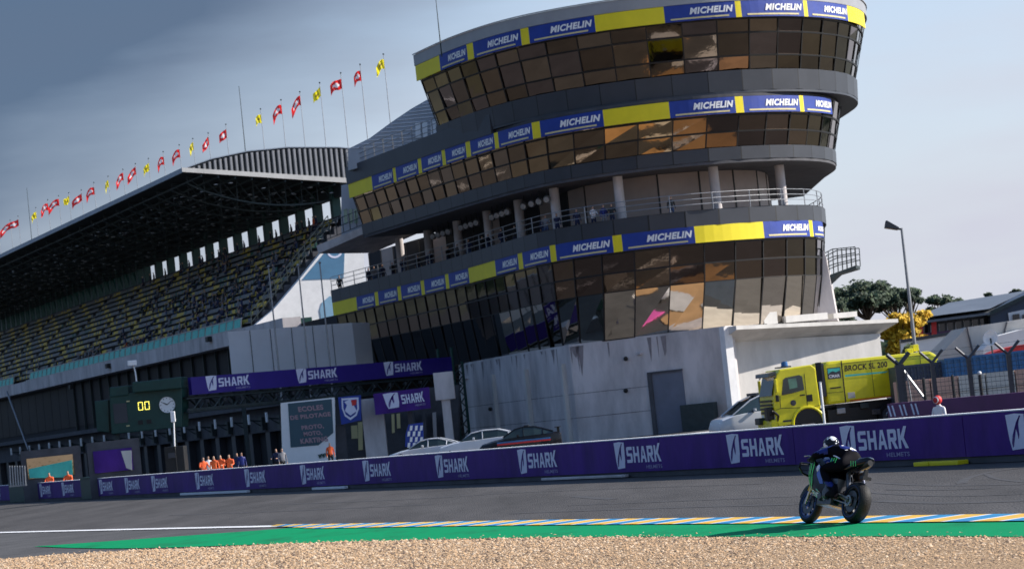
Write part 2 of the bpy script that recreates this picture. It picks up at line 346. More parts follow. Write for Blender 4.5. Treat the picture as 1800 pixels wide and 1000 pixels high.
# kerb: cross stripes yellow, white, blue, white on a low ramp
def along(pts):
    s = [0]
    for i in range(len(pts)-1): s.append(s[-1]+(Vector(pts[i+1])-Vector(pts[i])).length)
    return s
SA = along(WLs)
def at_s(s, w=0.):
    i = max(0, min(len(SA)-2, int(np.searchsorted(SA, s))-1)); a = Vector(WLs[i]); b = Vector(WLs[i+1]); k = (s-SA[i])/(SA[i+1]-SA[i])
    d = (b-a).normalized(); return a.lerp(b, k)+Vector((-d.y, d.x))*w
kb = MB(); s = SA[4]; pat = [(.62, 1), (.12, 0), (.62, 2), (.12, 0)]; kerb_end = None
s_end = min(range(len(WLs)), key=lambda i: abs(WLs[i][1]-70)); s_end = SA[s_end]; i = 0
while s < s_end:
    ln, mi = pat[i % 4]; i += 1; wd = 1.02; wd = wd*min(1, (s_end-s)/6+.15)
    a, b = at_s(s, .02), at_s(s+ln, .02); c, d = at_s(s+ln+.18, wd), at_s(s+.18, wd)
    am, bm_ = at_s(s+.05, .25*wd), at_s(s+ln+.05, .25*wd)
    kb.add([(*a, .006), (*b, .006), (*bm_, .045), (*am, .045)], [(0, 1, 2, 3)], mi); kb.add([(*am, .045), (*bm_, .045), (*c, .02), (*d, .02)], [(0, 1, 2, 3)], mi); s += ln
struct('kerb', kb, ['white_paint', 'kerb_yellow', 'kerb_blue'])
# green painted run off, tip far left
ge = [(60, -80), (17.5, 9), (10.6, 22), (6.17, 34.0), (3.75, 39.6), (.45, 47.0), (-2.8, 53.0), (-5.4, 57.4), (-8.6, 62.4), (-11.2, 67.5), (-14.0, 74.5)]
ges = smooth(ge)
gi = [p for p in WLs if p[1] <= 76]; gin = [(p[0]-.05, p[1]-.05) for p in gi]
mb = MB(); Yg = [p[1] for p in ges]; Xg = [p[0] for p in ges]; Yw = [p[1] for p in WLs]; Xw = [p[0] for p in WLs]
ys = list(np.linspace(-60, 74.3, 90))
wi = []
for y in ys:
    xw = float(np.interp(y, Yw, Xw)); xg = float(np.interp(y, Yg, Xg)); wi.append((xw, xg, y))
pa = []; pb = []
for xw, xg, y in wi:
    k = max(0, (y-66)/8.3); xr = xw-.02 if y < 66 else xw-.02-(xw-xg)*k
    pa.append((xr, y+.0)); pb.append((min(xg, xr), y))
strip(mb, pa, pb, .004); struct('painted_verge', mb, 'green')
# gravel trap
gr = [(-60, 75)]+[(-40, 72), (-20, 68), (-13.3, 66.3), (-11.6, 65.2), (-9.29, 62.6), (-6.9, 59.0)]+[(x-.02, y-.1) for x, y in reversed([p for p in ges if p[1] < 57.6])]+[(50, -84), (-60, -84)]
gpoly = [(x, y) for x, y in gr]
sheet('gravel_trap', gpoly, .0, 'gravel')
def inside(px, py, poly):
    r = np.zeros(len(px), bool); n = len(poly)
    for i in range(n):
        x1, y1 = poly[i]; x2, y2 = poly[(i+1) % n]
        if y1 == y2: continue
        c = ((y1 > py) != (y2 > py)) & (px < (x2-x1)*(py-y1)/(y2-y1)+x1); r ^= c
    return r
NS = 330000; py = 30+ (np.random.rand(NS)**.8)*38; px = (np.random.rand(NS)-.5)*2*(.27*py)+.0*py
ok = inside(px, py, gpoly) | ((np.random.rand(NS) < .10) & inside(px-.16, py-.30, gpoly)) | ((np.random.rand(NS) < .02) & inside(px-.4, py-.8, gpoly)); px = px[ok]; py = py[ok]; n = len(px)
sz = np.random.gamma(4, .0034, n)*np.clip(py/42, .8, 1.35); sz = np.clip(sz, .007, .05)
base = np.array([(1, 0, 0), (0, 1, 0), (-1, 0, 0), (0, -1, 0), (0, 0, .75)]); 
rot = np.random.rand(n)*6.28; sx = .7+np.random.rand(n)*.8
V = np.zeros((n, 5, 3))
for k in range(5):
    bx, by, bz = base[k]; jx = 1+.5*(np.random.rand(n)-.5); 
    X = bx*sx*jx; Y = by*jx; V[:, k, 0] = px+sz*(X*np.cos(rot)-Y*np.sin(rot)); V[:, k, 1] = py+sz*(X*np.sin(rot)+Y*np.cos(rot)); V[:, k, 2] = bz*sz*(.7+.9*np.random.rand(n))+(.001 if k < 4 else 0)+(.3*sz*np.random.rand(n) if k < 4 else 0)
fc = np.array([(0, 1, 4), (1, 2, 4), (2, 3, 4), (3, 0, 4)]); Fa = (np.arange(n)[:, None, None]*5+fc[None]).reshape(-1, 3)
me = bpy.data.meshes.new('pebbles'); me.vertices.add(n*5); me.vertices.foreach_set('co', V.reshape(-1)); me.loops.add(len(Fa)*3); me.loops.foreach_set('vertex_index', Fa.reshape(-1).astype(np.int32))
me.polygons.add(len(Fa)); me.polygons.foreach_set('loop_start', np.arange(0, len(Fa)*3, 3, dtype=np.int32)); 
for mm, cc, c2 in (('peb1', (.68, .45, .26), (.5, .31, .16)), ('peb2', (.80, .62, .43), (.62, .44, .28)), ('peb3', (.28, .19, .12), (.12, .08, .06))): me.materials.append(mat(mm, cc, .9, ns=8, c2=c2))
me.polygons.foreach_set('material_index', np.repeat(np.random.choice([0, 0, 1, 2], n), 4).astype(np.int32)); me.update(); me.validate()
o = bpy.data.objects.new('pebbles', me); col.objects.link(o); tag(o, 'loose tan pebbles covering the gravel trap in the foreground', 'pebbles', kind='stuff')
# ground between barrier and tower, out of sight behind the barrier, laid out for its reflections in the tower glass
def blob(c, rx, ry, a, n=26, jit=.16):
    return [(c[0]+math.cos(a)*rx*math.cos(t)*k-math.sin(a)*ry*math.sin(t)*k, c[1]+math.sin(a)*rx*math.cos(t)*k+math.cos(a)*ry*math.sin(t)*k) for t, k in [(2*math.pi*i/n, 1+random.uniform(-jit, jit)) for i in range(n)]]
k = 0
random.seed(21)
for c, rx, ry, a in [((15, 155), 10, 8.5, .1), ((18, 141), 7, 3.5, .15), ((33, 140), 5, 9, .5), ((4, 128), 6, 5, .35), ((24, 128), 9, 5, .2), ((45, 130), 8, 14, .1), ((-8, 140), 3, 6, .3), ((12, 113), 7, 5, 1.1), ((30, 110), 8, 4, .3), ((58, 150), 9, 8, 0), ((-2, 118), 4, 5, 0)]:
    pl = smooth(blob(c, rx, ry, a, 12), 4); sheet('gravel_bed', pl, .004+k*.0006, 'gravel_far'); k += 1
for n_, pts in enumerate(([(-14, 150), (2, 150), (9, 140), (9, 122), (16, 104)], [(13, 136), (26, 134.5), (38, 126), (44, 108)], [(27, 158), (30, 146), (40, 134), (56, 122)])):
    sp = smooth(pts, 8); mb = MB(); strip(mb, off(sp, 1.5), off(sp, -1.5), .014+n_*.006); struct('service_road', mb, 'asphalt_old')
    mb = MB(); strip(mb, off(sp, 1.85), off(sp, 1.5), .017+n_*.006); strip(mb, off(sp, -1.5), off(sp, -1.85), .017+n_*.006); struct('road_edge_line', mb, 'white_paint')
rp = random.Random(77)
for q_ in range(34):
    cx_, cy_ = rp.uniform(-10, 46), rp.uniform(116, 166); 
    if cy_ > 163-abs(cx_-16)*.2: continue
    mt_ = rp.choice(['gravel_far', 'gravel_far', 'asphalt', 'concrete_pale', 'rubber_mark', 'rubber_mark', 'white_paint'])
    rr = rp.uniform(.5, 1.0) if mt_ in ('white_paint', 'green') else rp.uniform(1.2, 3.2); pl = smooth(blob((cx_, cy_), rr*rp.uniform(1, 2.4), rr, rp.uniform(0, 3), 7, .3), 3); sheet('reflected_patch', pl, .05+q_*.0015, mt_)  # unseen patches scattered only to vary the reflections in the glass
sheet('white_reflected_patch', [(-20, 149), (-13, 148), (-12.5, 155), (-19, 156)], .12, 'white_paint')  # unseen patch added to mirror as the white of a van
sheet('green_reflected_patch', [(-18.5, 150.5), (-15, 149.5), (-14, 153), (-17, 154)], .13, 'green')  # unseen patch added to mirror as the van's green
tag(MB().box((-2.4, 158.5, .16), (4.2, 4.2, .08), rz=.3).build('mirrored_sheet', mat('pink_sheet', (.80, .12, .42), .5, ns=1, na=.05), bevel=.02), 'bright pink sheet added out of sight to be mirrored in the lowest tower glass', 'mirrored_sheet')  # unseen sheet added for a pink reflection in the glass
# rubber marks on the track
def skid(pts, wdt=.11):
    sp = smooth([tuple(onz(x, y, 0).xy) for x, y in pts], 6); mb = MB(); strip(mb, off(sp, wdt), off(sp, -wdt), .005); return mb
sk = MB()
for pts in ([(1830, 820), (1780, 824), (1735, 831), (1700, 841), (1690, 850)], [(1733, 833), (1752, 841), (1790, 846), (1830, 848)],
            [(1010, 872), (1045, 875), (1078, 877)], [(1540, 848), (1640, 853), (1800, 851)], [(1530, 866), (1660, 872), (1800, 868)], [(1000, 888), (1200, 880), (1400, 872)], [(300, 905), (520, 897), (760, 886)],
            [(1540, 880), (1660, 884), (1800, 880)], [(900, 866), (1100, 858), (1340, 850)], [(500, 886), (700, 878), (900, 866)], [(900, 902), (1150, 893), (1400, 886)], [(1560, 860), (1640, 861), (1740, 858)]):
    b = skid(pts, random.uniform(.05, .16)); sk.add(b.v, b.f)
struct('rubber_marks', sk, 'rubber_mark')
# ================================================================== BARRIER with banners
BD = Vector((-.389, 1, 0)).normalized(); BN = Vector((-BD.y, BD.x, 0))   # BN points to the camera side (left/near)
def bpt(Y, o=0, z=0): return Vector((BX(Y), Y, z))+BN*o
def y_at(x, f, lo, hi):
    for _ in range(50):
        m = (lo+hi)/2
        if proj(f(m))[0] < x: hi = m
        else: lo = m
    return (lo+hi)/2
yb = lambda x: y_at(x, lambda Y: bpt(Y, 0, .6), 40, 400)
def barrier_run(Ya, Yb, label, logos):
    t = thing('barrier', label, 'barrier', bpt(Ya))
    mb = MB(); mb.prism([bpt(Ya, -.02, 0), bpt(Ya, -.4, 0), bpt(Ya, -.34, 1.13), bpt(Ya, -.02, 1.13)], bpt(Yb)-bpt(Ya)); mb.build('concrete_wall', 'concrete_dark', t)
    mb = MB(); mb.prism([bpt(Ya, .0, 1.135), bpt(Ya, -.36, 1.135), bpt(Ya, -.36, 1.165), bpt(Ya, .0, 1.165)], bpt(Yb)-bpt(Ya)); mb.build('coping', 'white_sign', t)  # painted white to stand for the sunlit top of the wall
    # banner lengths with seams
    seams = [Ya]; y = Ya
    while y+9 < Yb: y += 8.1; seams.append(y)
    seams.append(Yb); lg = list(logos)
    for a, b in zip(seams[:-1], seams[1:]):
        mb = MB(); mb.prism([bpt(a+.015, .005, .16), bpt(a+.015, .03, .16), bpt(a+.015, .022, 1.128), bpt(a+.015, .005, 1.128)], bpt(b-.015)-bpt(a+.015)); bo = mb.build('banner', 'purple', t)
        for x in [q for q in lg if a <= yb(q) < b]:
            Y1 = yb(x); Y0 = Y1-3.62*BD.y
            f = lambda u, v, Y1=Y1: bpt(Y1, .036, v)-BD*u
            fp = lambda u, v, Y1=Y1: bpt(Y1, .042, v)-BD*u
            m2 = MB(); shark(m2, f, fp, 0, .26, .80, 4.3); m2.build('lettering', ['lavender', 'purple', 'lavender_dim'], bo)
    return t
XL = [176, 221, 268, 345, 432, 530, 640, 768, 913, 1083, 1281, 1481, 1773]
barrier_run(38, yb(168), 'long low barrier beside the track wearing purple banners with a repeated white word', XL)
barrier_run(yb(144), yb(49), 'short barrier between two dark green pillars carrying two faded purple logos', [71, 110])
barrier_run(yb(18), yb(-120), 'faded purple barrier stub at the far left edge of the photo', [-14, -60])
for xa, xb_, lb in ((144, 168, 'dark green gate pillar where the long purple barrier begins'), (18, 48, 'dark green gate pillar under the slatted grille at far left')):
    t = thing('gate_pillar', lb, 'pillar', bpt(yb(xb_)))
    ya, yc = yb(xb_)+.15, yb(xa)-.15
    mb = MB(); mb.prism([bpt(ya, .1, 0), bpt(ya, -.5, 0), bpt(ya, -.5, 1.2), bpt(ya, .1, 1.2)], bpt(yc)-bpt(ya)); mb.build('casing', 'green_dark', t, bevel=.03)
    mb = MB(); mb.prism([bpt(ya, .15, 1.2), bpt(ya, -.55, 1.2), bpt(ya, -.55, 1.27), bpt(ya, .15, 1.27)], bpt(yc)-bpt(ya)); mb.build('cap', 'green_dark', t)
def lying(name, label, cat, xa, xb_, o, z0, z1, d, m):
    a, b = yb(xa), yb(xb_); return tag(MB().prism([bpt(a, o, z0), bpt(a, o+d, z0), bpt(a, o+d, z1), bpt(a, o, z1)], bpt(b)-bpt(a)).build(name, m, bevel=.02), label, cat)
lying('foam_pad', 'pale pad lying at the foot of the purple barrier near the clock', 'pad', 322, 440, .05, .02, .13, .18, 'panel_grey')
lying('foam_pad', 'grey pad along the barrier foot below the driving school sign', 'pad', 555, 612, .05, .02, .12, .18, 'panel_grey')
lying('foam_pad', 'thin dark grey pad along the barrier foot behind the parked cars', 'pad', 958, 1105, .05, .02, .1, .15, 'concrete')
for xa, xb_, lb in ((1622, 1648, 'small yellow pad at the foot of the barrier behind the rider'), (1650, 1700, 'longer yellow pad at the foot of the barrier right of the rider')):
    lying('yellow_pad', lb, 'pad', xa, xb_, .03, .0, .1, .3, 'yellow_sign')
# second barrier, further back on the right
t = thing('rear_barrier', 'dark plum barrier standing behind the main one, in front of the wire fence', 'barrier', aty(1560, 735, 97).to_tuple()[:2]+(0,))
a = aty(1562, 735, 97); b = aty(1830, 712, 88); a.z = b.z = 0; e = (b-a).normalized(); nn = Vector((e.y, -e.x, 0))
MB().prism([a, a-nn*.4, a-nn*.4+Vector((0, 0, 1.22)), a+Vector((0, 0, 1.22))], b-a).build('banner', mat('plum', (.12, .025, .11), .5, ns=1, na=.15), t)
mb = MB()
for x in (1580, 1680, 1780):
    p = aty(x, 715, 97); u = (p-a).dot(e)
    for k in (0, .28): mb.poly([a+e*(u+k)+nn*.01+Vector((0, 0, z)) for z in (.75,)]+[a+e*(u+k+.12)+nn*.01+Vector((0, 0, .75)), a+e*(u+k-.02)+nn*.01+Vector((0, 0, 1.15)), a+e*(u+k-.14)+nn*.01+Vector((0, 0, 1.15))])
mb.build('stripes', 'lavender', t)
# ================================================================== CONTROL TOWER
def cr(pts, n=8):
    return [Vector((*p, 0)) for p in smooth(pts, n)]
def offs(pl, w):    # inward offset of a left-to-right ring (ring runs left end -> right end, outside faces the camera)
    out = []
    for i, p in enumerate(pl):
        d = (pl[min(len(pl)-1, i+1)]-pl[max(0, i-1)]).normalized(); out.append(p+Vector((-d.y, d.x, 0))*w)
    return out
class Ring:
    def __init__(s, pl):
        s.p = pl; s.a = [0]
        for i in range(len(pl)-1): s.a.append(s.a[-1]+(pl[i+1]-pl[i]).length)
        s.L = s.a[-1]
    def at(s, u, z=0, o=0):     # u arc length, o outward
        i = max(0, min(len(s.a)-2, int(np.searchsorted(s.a, u))-1)); d = (s.p[i+1]-s.p[i]); k = (u-s.a[i])/d.length; d.normalize()
        return s.p[i]+(s.p[i+1]-s.p[i])*k+Vector((d.y, -d.x, 0))*o+Vector((0, 0, z))
    def x2u(s, x, z):
        lo, hi = 0, s.L*.985
        for _ in range(40):
            m = (lo+hi)/2
            if proj(s.at(m, z))[0] < x: lo = m
            else: hi = m
        return (lo+hi)/2
T1 = cr([(-5.2, 190), (-1.9, 182.7), (2.0, 177.4), (7.0, 174.5), (11.8, 173.8), (16.7, 174.6), (21.3, 177.6), (24.8, 182.3), (26.6, 187.4), (27.3, 193), (26.9, 201)])
T2 = cr([(-11.9, 208.6), (-7.9, 199.2), (-3.9, 189.9), (-.2, 182.2), (2.9, 177.6), (7.0, 174.9), (11.4, 174.1), (15.9, 175.1), (20.2, 178.3), (23.2, 183.2), (24.6, 189.5), (24.6, 197)])
T3 = cr([(-15.2, 226.1), (-11, 216.1), (-7, 206.6), (-3.1, 196.2), (.4, 185.6), (3, 179.4), (6.9, 176.1), (11.8, 175.2), (16.9, 177.7), (20.3, 181.4), (21.9, 185.6), (22.7, 192), (22.5, 199)])
BACK = {1: [(26, 214), (6, 214), (1.5, 196)], 2: [(24, 214), (8, 222), (1, 214)], 3: [(22, 214), (8, 230), (-2, 232)]}
tower = thing('control_tower', 'tall curved race control tower with three tiers of bronze mirror glass', 'building', (8, 190, 0))
def band(mb, A, B, za, zb, mi=0, n=None):   # sheet between two rings
    for i in range(len(A)-1): mb.add([A[i]+Vector((0, 0, za)), A[i+1]+Vector((0, 0, za)), B[i+1]+Vector((0, 0, zb)), B[i]+Vector((0, 0, zb))], [(0, 1, 2, 3)], mi)
    return mb
def slab(name, pl, back, z0, z1, m, z_out=0):
    pts = [p.copy() for p in pl]+[Vector((*b, 0)) for b in back]
    return MB().prism([p+Vector((0, 0, z0)) for p in pts], (0, 0, z1-z0)).build(name, m, tower)
def panelled(name, pl0, pl1, z0, z1, back, ring, m, mpale, xs, zx):
    """spandrel: a row of folded metal sheets, each its own shade, in one part"""
    n = int(ring.L/2.35); R0_, R1_ = Ring(pl0), Ring(pl1)
    mb = MB()
    for i in range(n):
        a, b = i/n, (i+1)/n; g = .0006
        mb.add([R0_.at(R0_.L*(a+g), z0), R0_.at(R0_.L*(b-g), z0), R1_.at(R1_.L*(b-g), z1), R1_.at(R1_.L*(a+g), z1)], [(0, 1, 2, 3)], 0)
        mb.add([R0_.at(R0_.L*(b-g), z0, -.0), R0_.at(R0_.L*(b+g), z0, 0), R1_.at(R1_.L*(b+g), z1, 0), R1_.at(R1_.L*(b-g), z1, 0)], [(0, 1, 2, 3)], 1)
    return mb.build(name, [m, 'black'], tower)
def windows(ringA, ringB, za, zb, splits, palette, s0=0., s1=1., step=2.35, jit=.006, dark=None):
    """each bay of the curtain wall is a window part: its panes; the mullions are its frame"""
    n = max(1, int(round((s1-s0)*ringA.L/step)))
    for i in range(n):
        a = s0+(s1-s0)*i/n; b = s0+(s1-s0)*(i+1)/n
        def P(s, k, o=0): return (ringA.at(ringA.L*s, 0, o)*(1-k)+ringB.at(ringB.L*s, 0, o)*k)+Vector((0, 0, za*(1-k)+zb*k))
        mb = MB(); ms = []
        ks = [0]+splits+[1]
        for j in range(len(ks)-1):
            k0, k1 = ks[j], ks[j+1]; q = [P(a, k1), P(b, k1), P(b, k0), P(a, k0)]
            c = sum(q, Vector())/4; nrm = (q[1]-q[0]).cross(q[3]-q[0]).normalized()
            tx, tz = random.gauss(0, jit), random.gauss(0, jit); ux = (q[1]-q[0]).normalized(); uz = nrm.cross(ux)
            q = [v+nrm*(-.03+(v-c).dot(ux)*tx+(v-c).dot(uz)*tz) for v in q]
            mb.poly(q, len(ms)); ms.append(palette(a, j))
        wn = mb.build('window', ms, tower)
        fr = MB(); w_ = .04
        ds = w_/ringA.L
        fr.hexa([P(a-ds, 1, -.02), P(a+ds, 1, -.02), P(a+ds, 1, .035), P(a-ds, 1, .035), P(a-ds, 0, -.02), P(a+ds, 0, -.02), P(a+ds, 0, .035), P(a-ds, 0, .035)])
        for k in splits+[1]:
            kk = .05/abs(za-zb); k0, k1 = k-kk, min(1, k+kk)
            fr.hexa([P(a, k1, -.02), P(b, k1, -.02), P(b, k1, .05), P(a, k1, .05), P(a, k0, -.02), P(b, k0, -.02), P(b, k0, .05), P(a, k0, .05)])
        fr.build('frame', 'black', wn)
def signs(ring, z0, z1, layout, back=None):
    """layout: (kind, x0, x1) in survey pixels along the top edge; kind y = plain yellow, b = lettered blue"""
    for kind, x0, x1 in layout:
        a, b = ring.x2u(x0, z1), ring.x2u(x1, z1)
        if b-a < .1: continue
        n = max(2, int((b-a)/.6)); mb = MB(); us = [a+(b-a)*i/n for i in range(n+1)]
        f = lambda u, v, o=.14: ring.at(a+u, z0+v, o)
        for i in range(n):
            p = [ring.at(u, z, o) for z in (z0, z1) for u, o in ((us[i], .02), (us[i+1], .02), (us[i+1], .1), (us[i], .1))]; mb.hexa(p)
        bo = mb.build('banner', 'yellow_sign' if kind == 'y' else 'blue_sign', tower)
        if kind == 'b':
            W = b-a; H = z1-z0; m2 = MB(); tw = min(W*.62, 3.6*H*1.25)
            u1 = W*.965; u0 = u1-tw
            put_text(m2, 'MICHELIN', lambda u, v: ring.at(a+u, z0+v, .13), u0, H*.36, u1, H*.36+min(H*.42, tw/5.2), .05, .25, 0)
            mm = max(2, int(tw/.6))
            for i in range(mm):
                q0, q1 = W*.08+(u1*.93-W*.08)*i/mm, W*.08+(u1*.93-W*.08)*(i+1)/mm
                m2.poly([ring.at(a+q0, z0+H*.1, .12), ring.at(a+q1, z0+H*.1, .12), ring.at(a+q1, z0+H*.2, .12), ring.at(a+q0, z0+H*.2, .12)], 1)
            # leftmost fold: the yellow edge of the print
            m2.build('lettering', ['white_sign', 'cream'], bo)
rT1, rT2, rT3 = Ring(T1), Ring(T2), Ring(T3)
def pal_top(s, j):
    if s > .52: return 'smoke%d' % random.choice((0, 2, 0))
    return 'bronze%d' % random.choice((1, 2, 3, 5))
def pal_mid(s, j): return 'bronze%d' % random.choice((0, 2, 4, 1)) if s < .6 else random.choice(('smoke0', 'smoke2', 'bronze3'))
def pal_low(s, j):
    if s < .40: return 'smoke%d' % random.choice((1, 3, 3))  # left end tinted near black, standing in for reflected pit lane shade
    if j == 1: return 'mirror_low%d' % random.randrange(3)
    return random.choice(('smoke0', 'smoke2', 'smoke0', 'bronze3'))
# tier 1 (top)
T1b = offs(T1, 1.25)
slab('roof', offs(T1, -.12), BACK[1], 27.72, 28.5, 'cladding_pale')
mb = MB(); band(mb, offs(T1, -.2), offs(T1, -.2), 28.5, 28.58); band(mb, offs(T1, -.2), offs(T1, .2), 28.58, 28.58); mb.build('roof_edge', 'cladding_pale', tower)
signs(rT1, 26.62, 27.7, [('y', 732, 774), ('b', 774, 822), ('y', 822, 833), ('b', 833, 916), ('y', 916, 930), ('b', 930, 1045), ('y', 1045, 1166), ('b', 1166, 1290), ('y', 1290, 1300), ('b', 1300, 1409), ('y', 1409, 1416), ('b', 1416, 1486), ('y', 1486, 1516)])
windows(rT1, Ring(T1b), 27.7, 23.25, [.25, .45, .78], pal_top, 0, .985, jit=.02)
panelled('spandrel', offs(T1b, -.12), offs(T1b, -.22), 21.95, 23.3, None, Ring(T1b), 'cladding', 'cladding_pale', None, 0)
slab('core', offs(T1b, .35), BACK[1], 21.98, 27.7, 'inner_dark')
slab('soffit', offs(T1b, -.08), BACK[1], 21.78, 21.94, 'cladding')
# tier 2
T2b = offs(T2, .85)
mb = MB(); nleft = [i for i, p in enumerate(T2) if p.y > 180 and p.x < 0]; lp = [T2[i] for i in nleft]
o1 = offs(lp, -.15)
mb.prism([p+Vector((0, 0, 21.5)) for p in o1]+[p+Vector((0, 0, 21.5)) for p in reversed(offs(lp, .3))], (0, 0, 1.35)); mb.build('parapet', 'cladding', tower)
slab('terrace', offs(T2, .2), BACK[2], 21.55, 21.75, 'concrete_dark')
signs(rT2, 20.42, 21.5, [('y', 614, 655), ('b', 655, 692), ('y', 692, 697), ('b', 697, 736), ('y', 736, 742), ('b', 742, 778), ('y', 778, 784), ('b', 784, 820), ('y', 820, 828), ('b', 828, 870), ('y', 870, 877), ('b', 877, 936), ('y', 936, 950), ('b', 950, 1060), ('y', 1060, 1175), ('b', 1175, 1290), ('y', 1290, 1304), ('b', 1304, 1402), ('y', 1402, 1409), ('b', 1409, 1458)])
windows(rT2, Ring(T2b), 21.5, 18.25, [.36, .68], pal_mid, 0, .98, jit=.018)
panelled('spandrel', offs(T2b, -.1), offs(T2b, -.15), 17.45, 18.3, None, Ring(T2b), 'cladding', 'cladding_pale', None, 0)
slab('core', offs(T2b, .35), BACK[2], 17.5, 21.5, 'inner_dark')
slab('soffit', offs(T2b, -.02), BACK[2], 17.25, 17.44, 'concrete_dark')
# balcony level
slab('balcony_floor', offs(T3, .1), BACK[3], 13.35, 13.75, 'concrete_dark')
panelled('parapet', offs(T3, -.13), offs(T3, -.16), 13.3, 14.35, None, rT3, 'cladding', 'cladding_pale', None, 0)
mb = MB(); band(mb, offs(T3, -.16), offs(T3, .1), 14.35, 14.36); band(mb, offs(T3, .1), offs(T3, .1), 14.36, 13.75); mb.build('coping', 'cladding_pale', tower)
inner = offs(T3, 3.6); rin = Ring(inner)
n = 26
for i in range(n):
    a, b = rin.L*i/n, rin.L*(i+1)/n; light = i > 14
    mb = MB().poly([rin.at(a+.06, 13.76), rin.at(b-.06, 13.76), rin.at(b-.06, 17.24), rin.at(a+.06, 17.24)], 0)
    wo_ = mb.build('balcony_window', 'blind' if (light or i % 4 == 1) else 'inner_dark', tower)
    MB().hexa([rin.at(u, z, o) for z in (13.76, 17.24) for u, o in ((a-.05, -.05), (a+.05, -.05), (a+.05, .05), (a-.05, .05))]).build('frame', 'black', wo_)
rcol = Ring(offs(T3, 1.3))
for x in (705, 755, 807, 860, 915, 978, 1090, 1258, 1374):
    u = rcol.x2u(x, 15.5); p = rcol.at(u)
    MB().tube(p+Vector((0, 0, 13.7)), p+Vector((0, 0, 17.3)), .33, n=16).build('column', 'concrete', tower, smooth=True)
mb = MB(); rr = Ring(offs(T3, .0)); m = 60
for z in (14.75, 15.1, 15.45):
    mb.path([rr.at(rr.L*i/m, z, .02) for i in range(m+1)], .028, 5)
for i in range(0, m+1, 2): mb.tube(rr.at(rr.L*i/m, 14.3, .02), rr.at(rr.L*i/m, 15.45, .02), .035, n=5)
mb.build('railing', 'steel_pale', tower)
# rows of round white lamps under the soffit
for k, x in enumerate([775, 784, 793, 802, 825, 834, 843, 852, 880, 889, 898, 907, 936, 950, 963, 976]):
    u = rcol.x2u(x, 16.5); p = rcol.at(u, 16.55, .6)
    lo = MB().lathe([(0, 0), (.25, .0), (.28, .06), (.2, .3), (.0, .32)], p, (-.3, -.9, -.2), 12).build('spotlight', 'steel_pale', tower, smooth=True)
    MB().tube(p+Vector((0, 0, .25)), p+Vector((0, 0, .75)), .03, n=5).build('bracket', 'black', lo)
# tier 3
T3m = offs(T3, .45); T3b = offs(T3, 1.1)
signs(rT3, 12.2, 13.3, [('y', 580, 628), ('b', 628, 660), ('y', 660, 666), ('b', 666, 700), ('y', 700, 706), ('b', 706, 741), ('y', 741, 747), ('b', 747, 784), ('y', 784, 790), ('b', 790, 825), ('y', 825, 872), ('b', 872, 912), ('y', 912, 920), ('b', 920, 968), ('y', 968, 978), ('b', 978, 1077), ('y', 1077, 1093), ('b', 1093, 1219), ('y', 1219, 1339), ('b', 1339, 1419), ('y', 1419, 1425), ('b', 1425, 1443)])
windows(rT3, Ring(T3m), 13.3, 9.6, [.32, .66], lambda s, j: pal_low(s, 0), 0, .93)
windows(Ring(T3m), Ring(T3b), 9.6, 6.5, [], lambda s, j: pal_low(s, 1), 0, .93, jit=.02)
slab('core', offs(T3b, .4), BACK[3], 6.52, 13.3, 'inner_dark')
# slanting concrete fin at the right end
q = [aty(1443, 430, 186), aty(1452, 452, 186), aty(1472, 562, 186), aty(1418, 566, 186), aty(1436, 470, 186)]
MB().prism(q, (1.2, 9, 0)).build('fin', 'concrete', tower)
for px in ((1505, -14, 4), (776, 3, 10)):
    pass
a = aty(774, 75, 184); MB().tube(a-Vector((0, 0, 1)), a+Vector((0, 0, 3.6)), .05, .02, n=6).build('antenna', 'steel_dark', tower)
# cladded penthouse with curved roof behind the left wing
pent = thing('penthouse', 'grey ribbed rooftop house with small windows left of the top tier', 'building', (-4, 200, 21.7))
A = [aty(x, y, 206) for x, y in ((612, 262), (650, 243), (688, 215), (722, 192), (764, 168), (800, 150), (800, 250), (612, 300))]
MB().prism(A, (3, 10, 0)).build('wall', 'roof_metal', pent)
mb = MB()
for y in range(176, 262, 7):
    x0 = np.interp(y, [150, 168, 192, 215, 243, 262], [800, 764, 722, 688, 650, 612]); mb.prism([aty(x0+4, y, 205.96), aty(800, y-10, 205.96), aty(800, y-8.8, 205.96), aty(x0+4, y+1.2, 205.96)], (0, -.04, 0))
mb.build('ribs', 'panel_grey', pent)
for x in (730, 742, 757):
    wn = MB().prism([aty(x, 217-.105*(x-730), 205.85), aty(x+9, 216-.105*(x-730), 205.85), aty(x+9.5, 242-.105*(x-730), 205.85), aty(x+.5, 243-.105*(x-730), 205.85)], (0, .1, 0)).build('window', 'white_sign', pent)
# rail along the left terrace
rail = thing('terrace_railing', 'steel railing along the terrace edge below the top tier, left side', 'railing', (-8, 199, 22.8))
mb = MB(); ro = Ring(offs(lp, .1))
for z in (23.2, 23.6, 24.0): mb.path([ro.at(ro.L*i/12, z) for i in range(13)], .03, 5)
mb.build('rail', 'steel_pale', rail)
for i in range(0, 15): MB().tube(ro.at(ro.L*i/14, 22.8), ro.at(ro.L*i/14, 24.0), .04, n=5).build('post', 'steel_pale', rail)
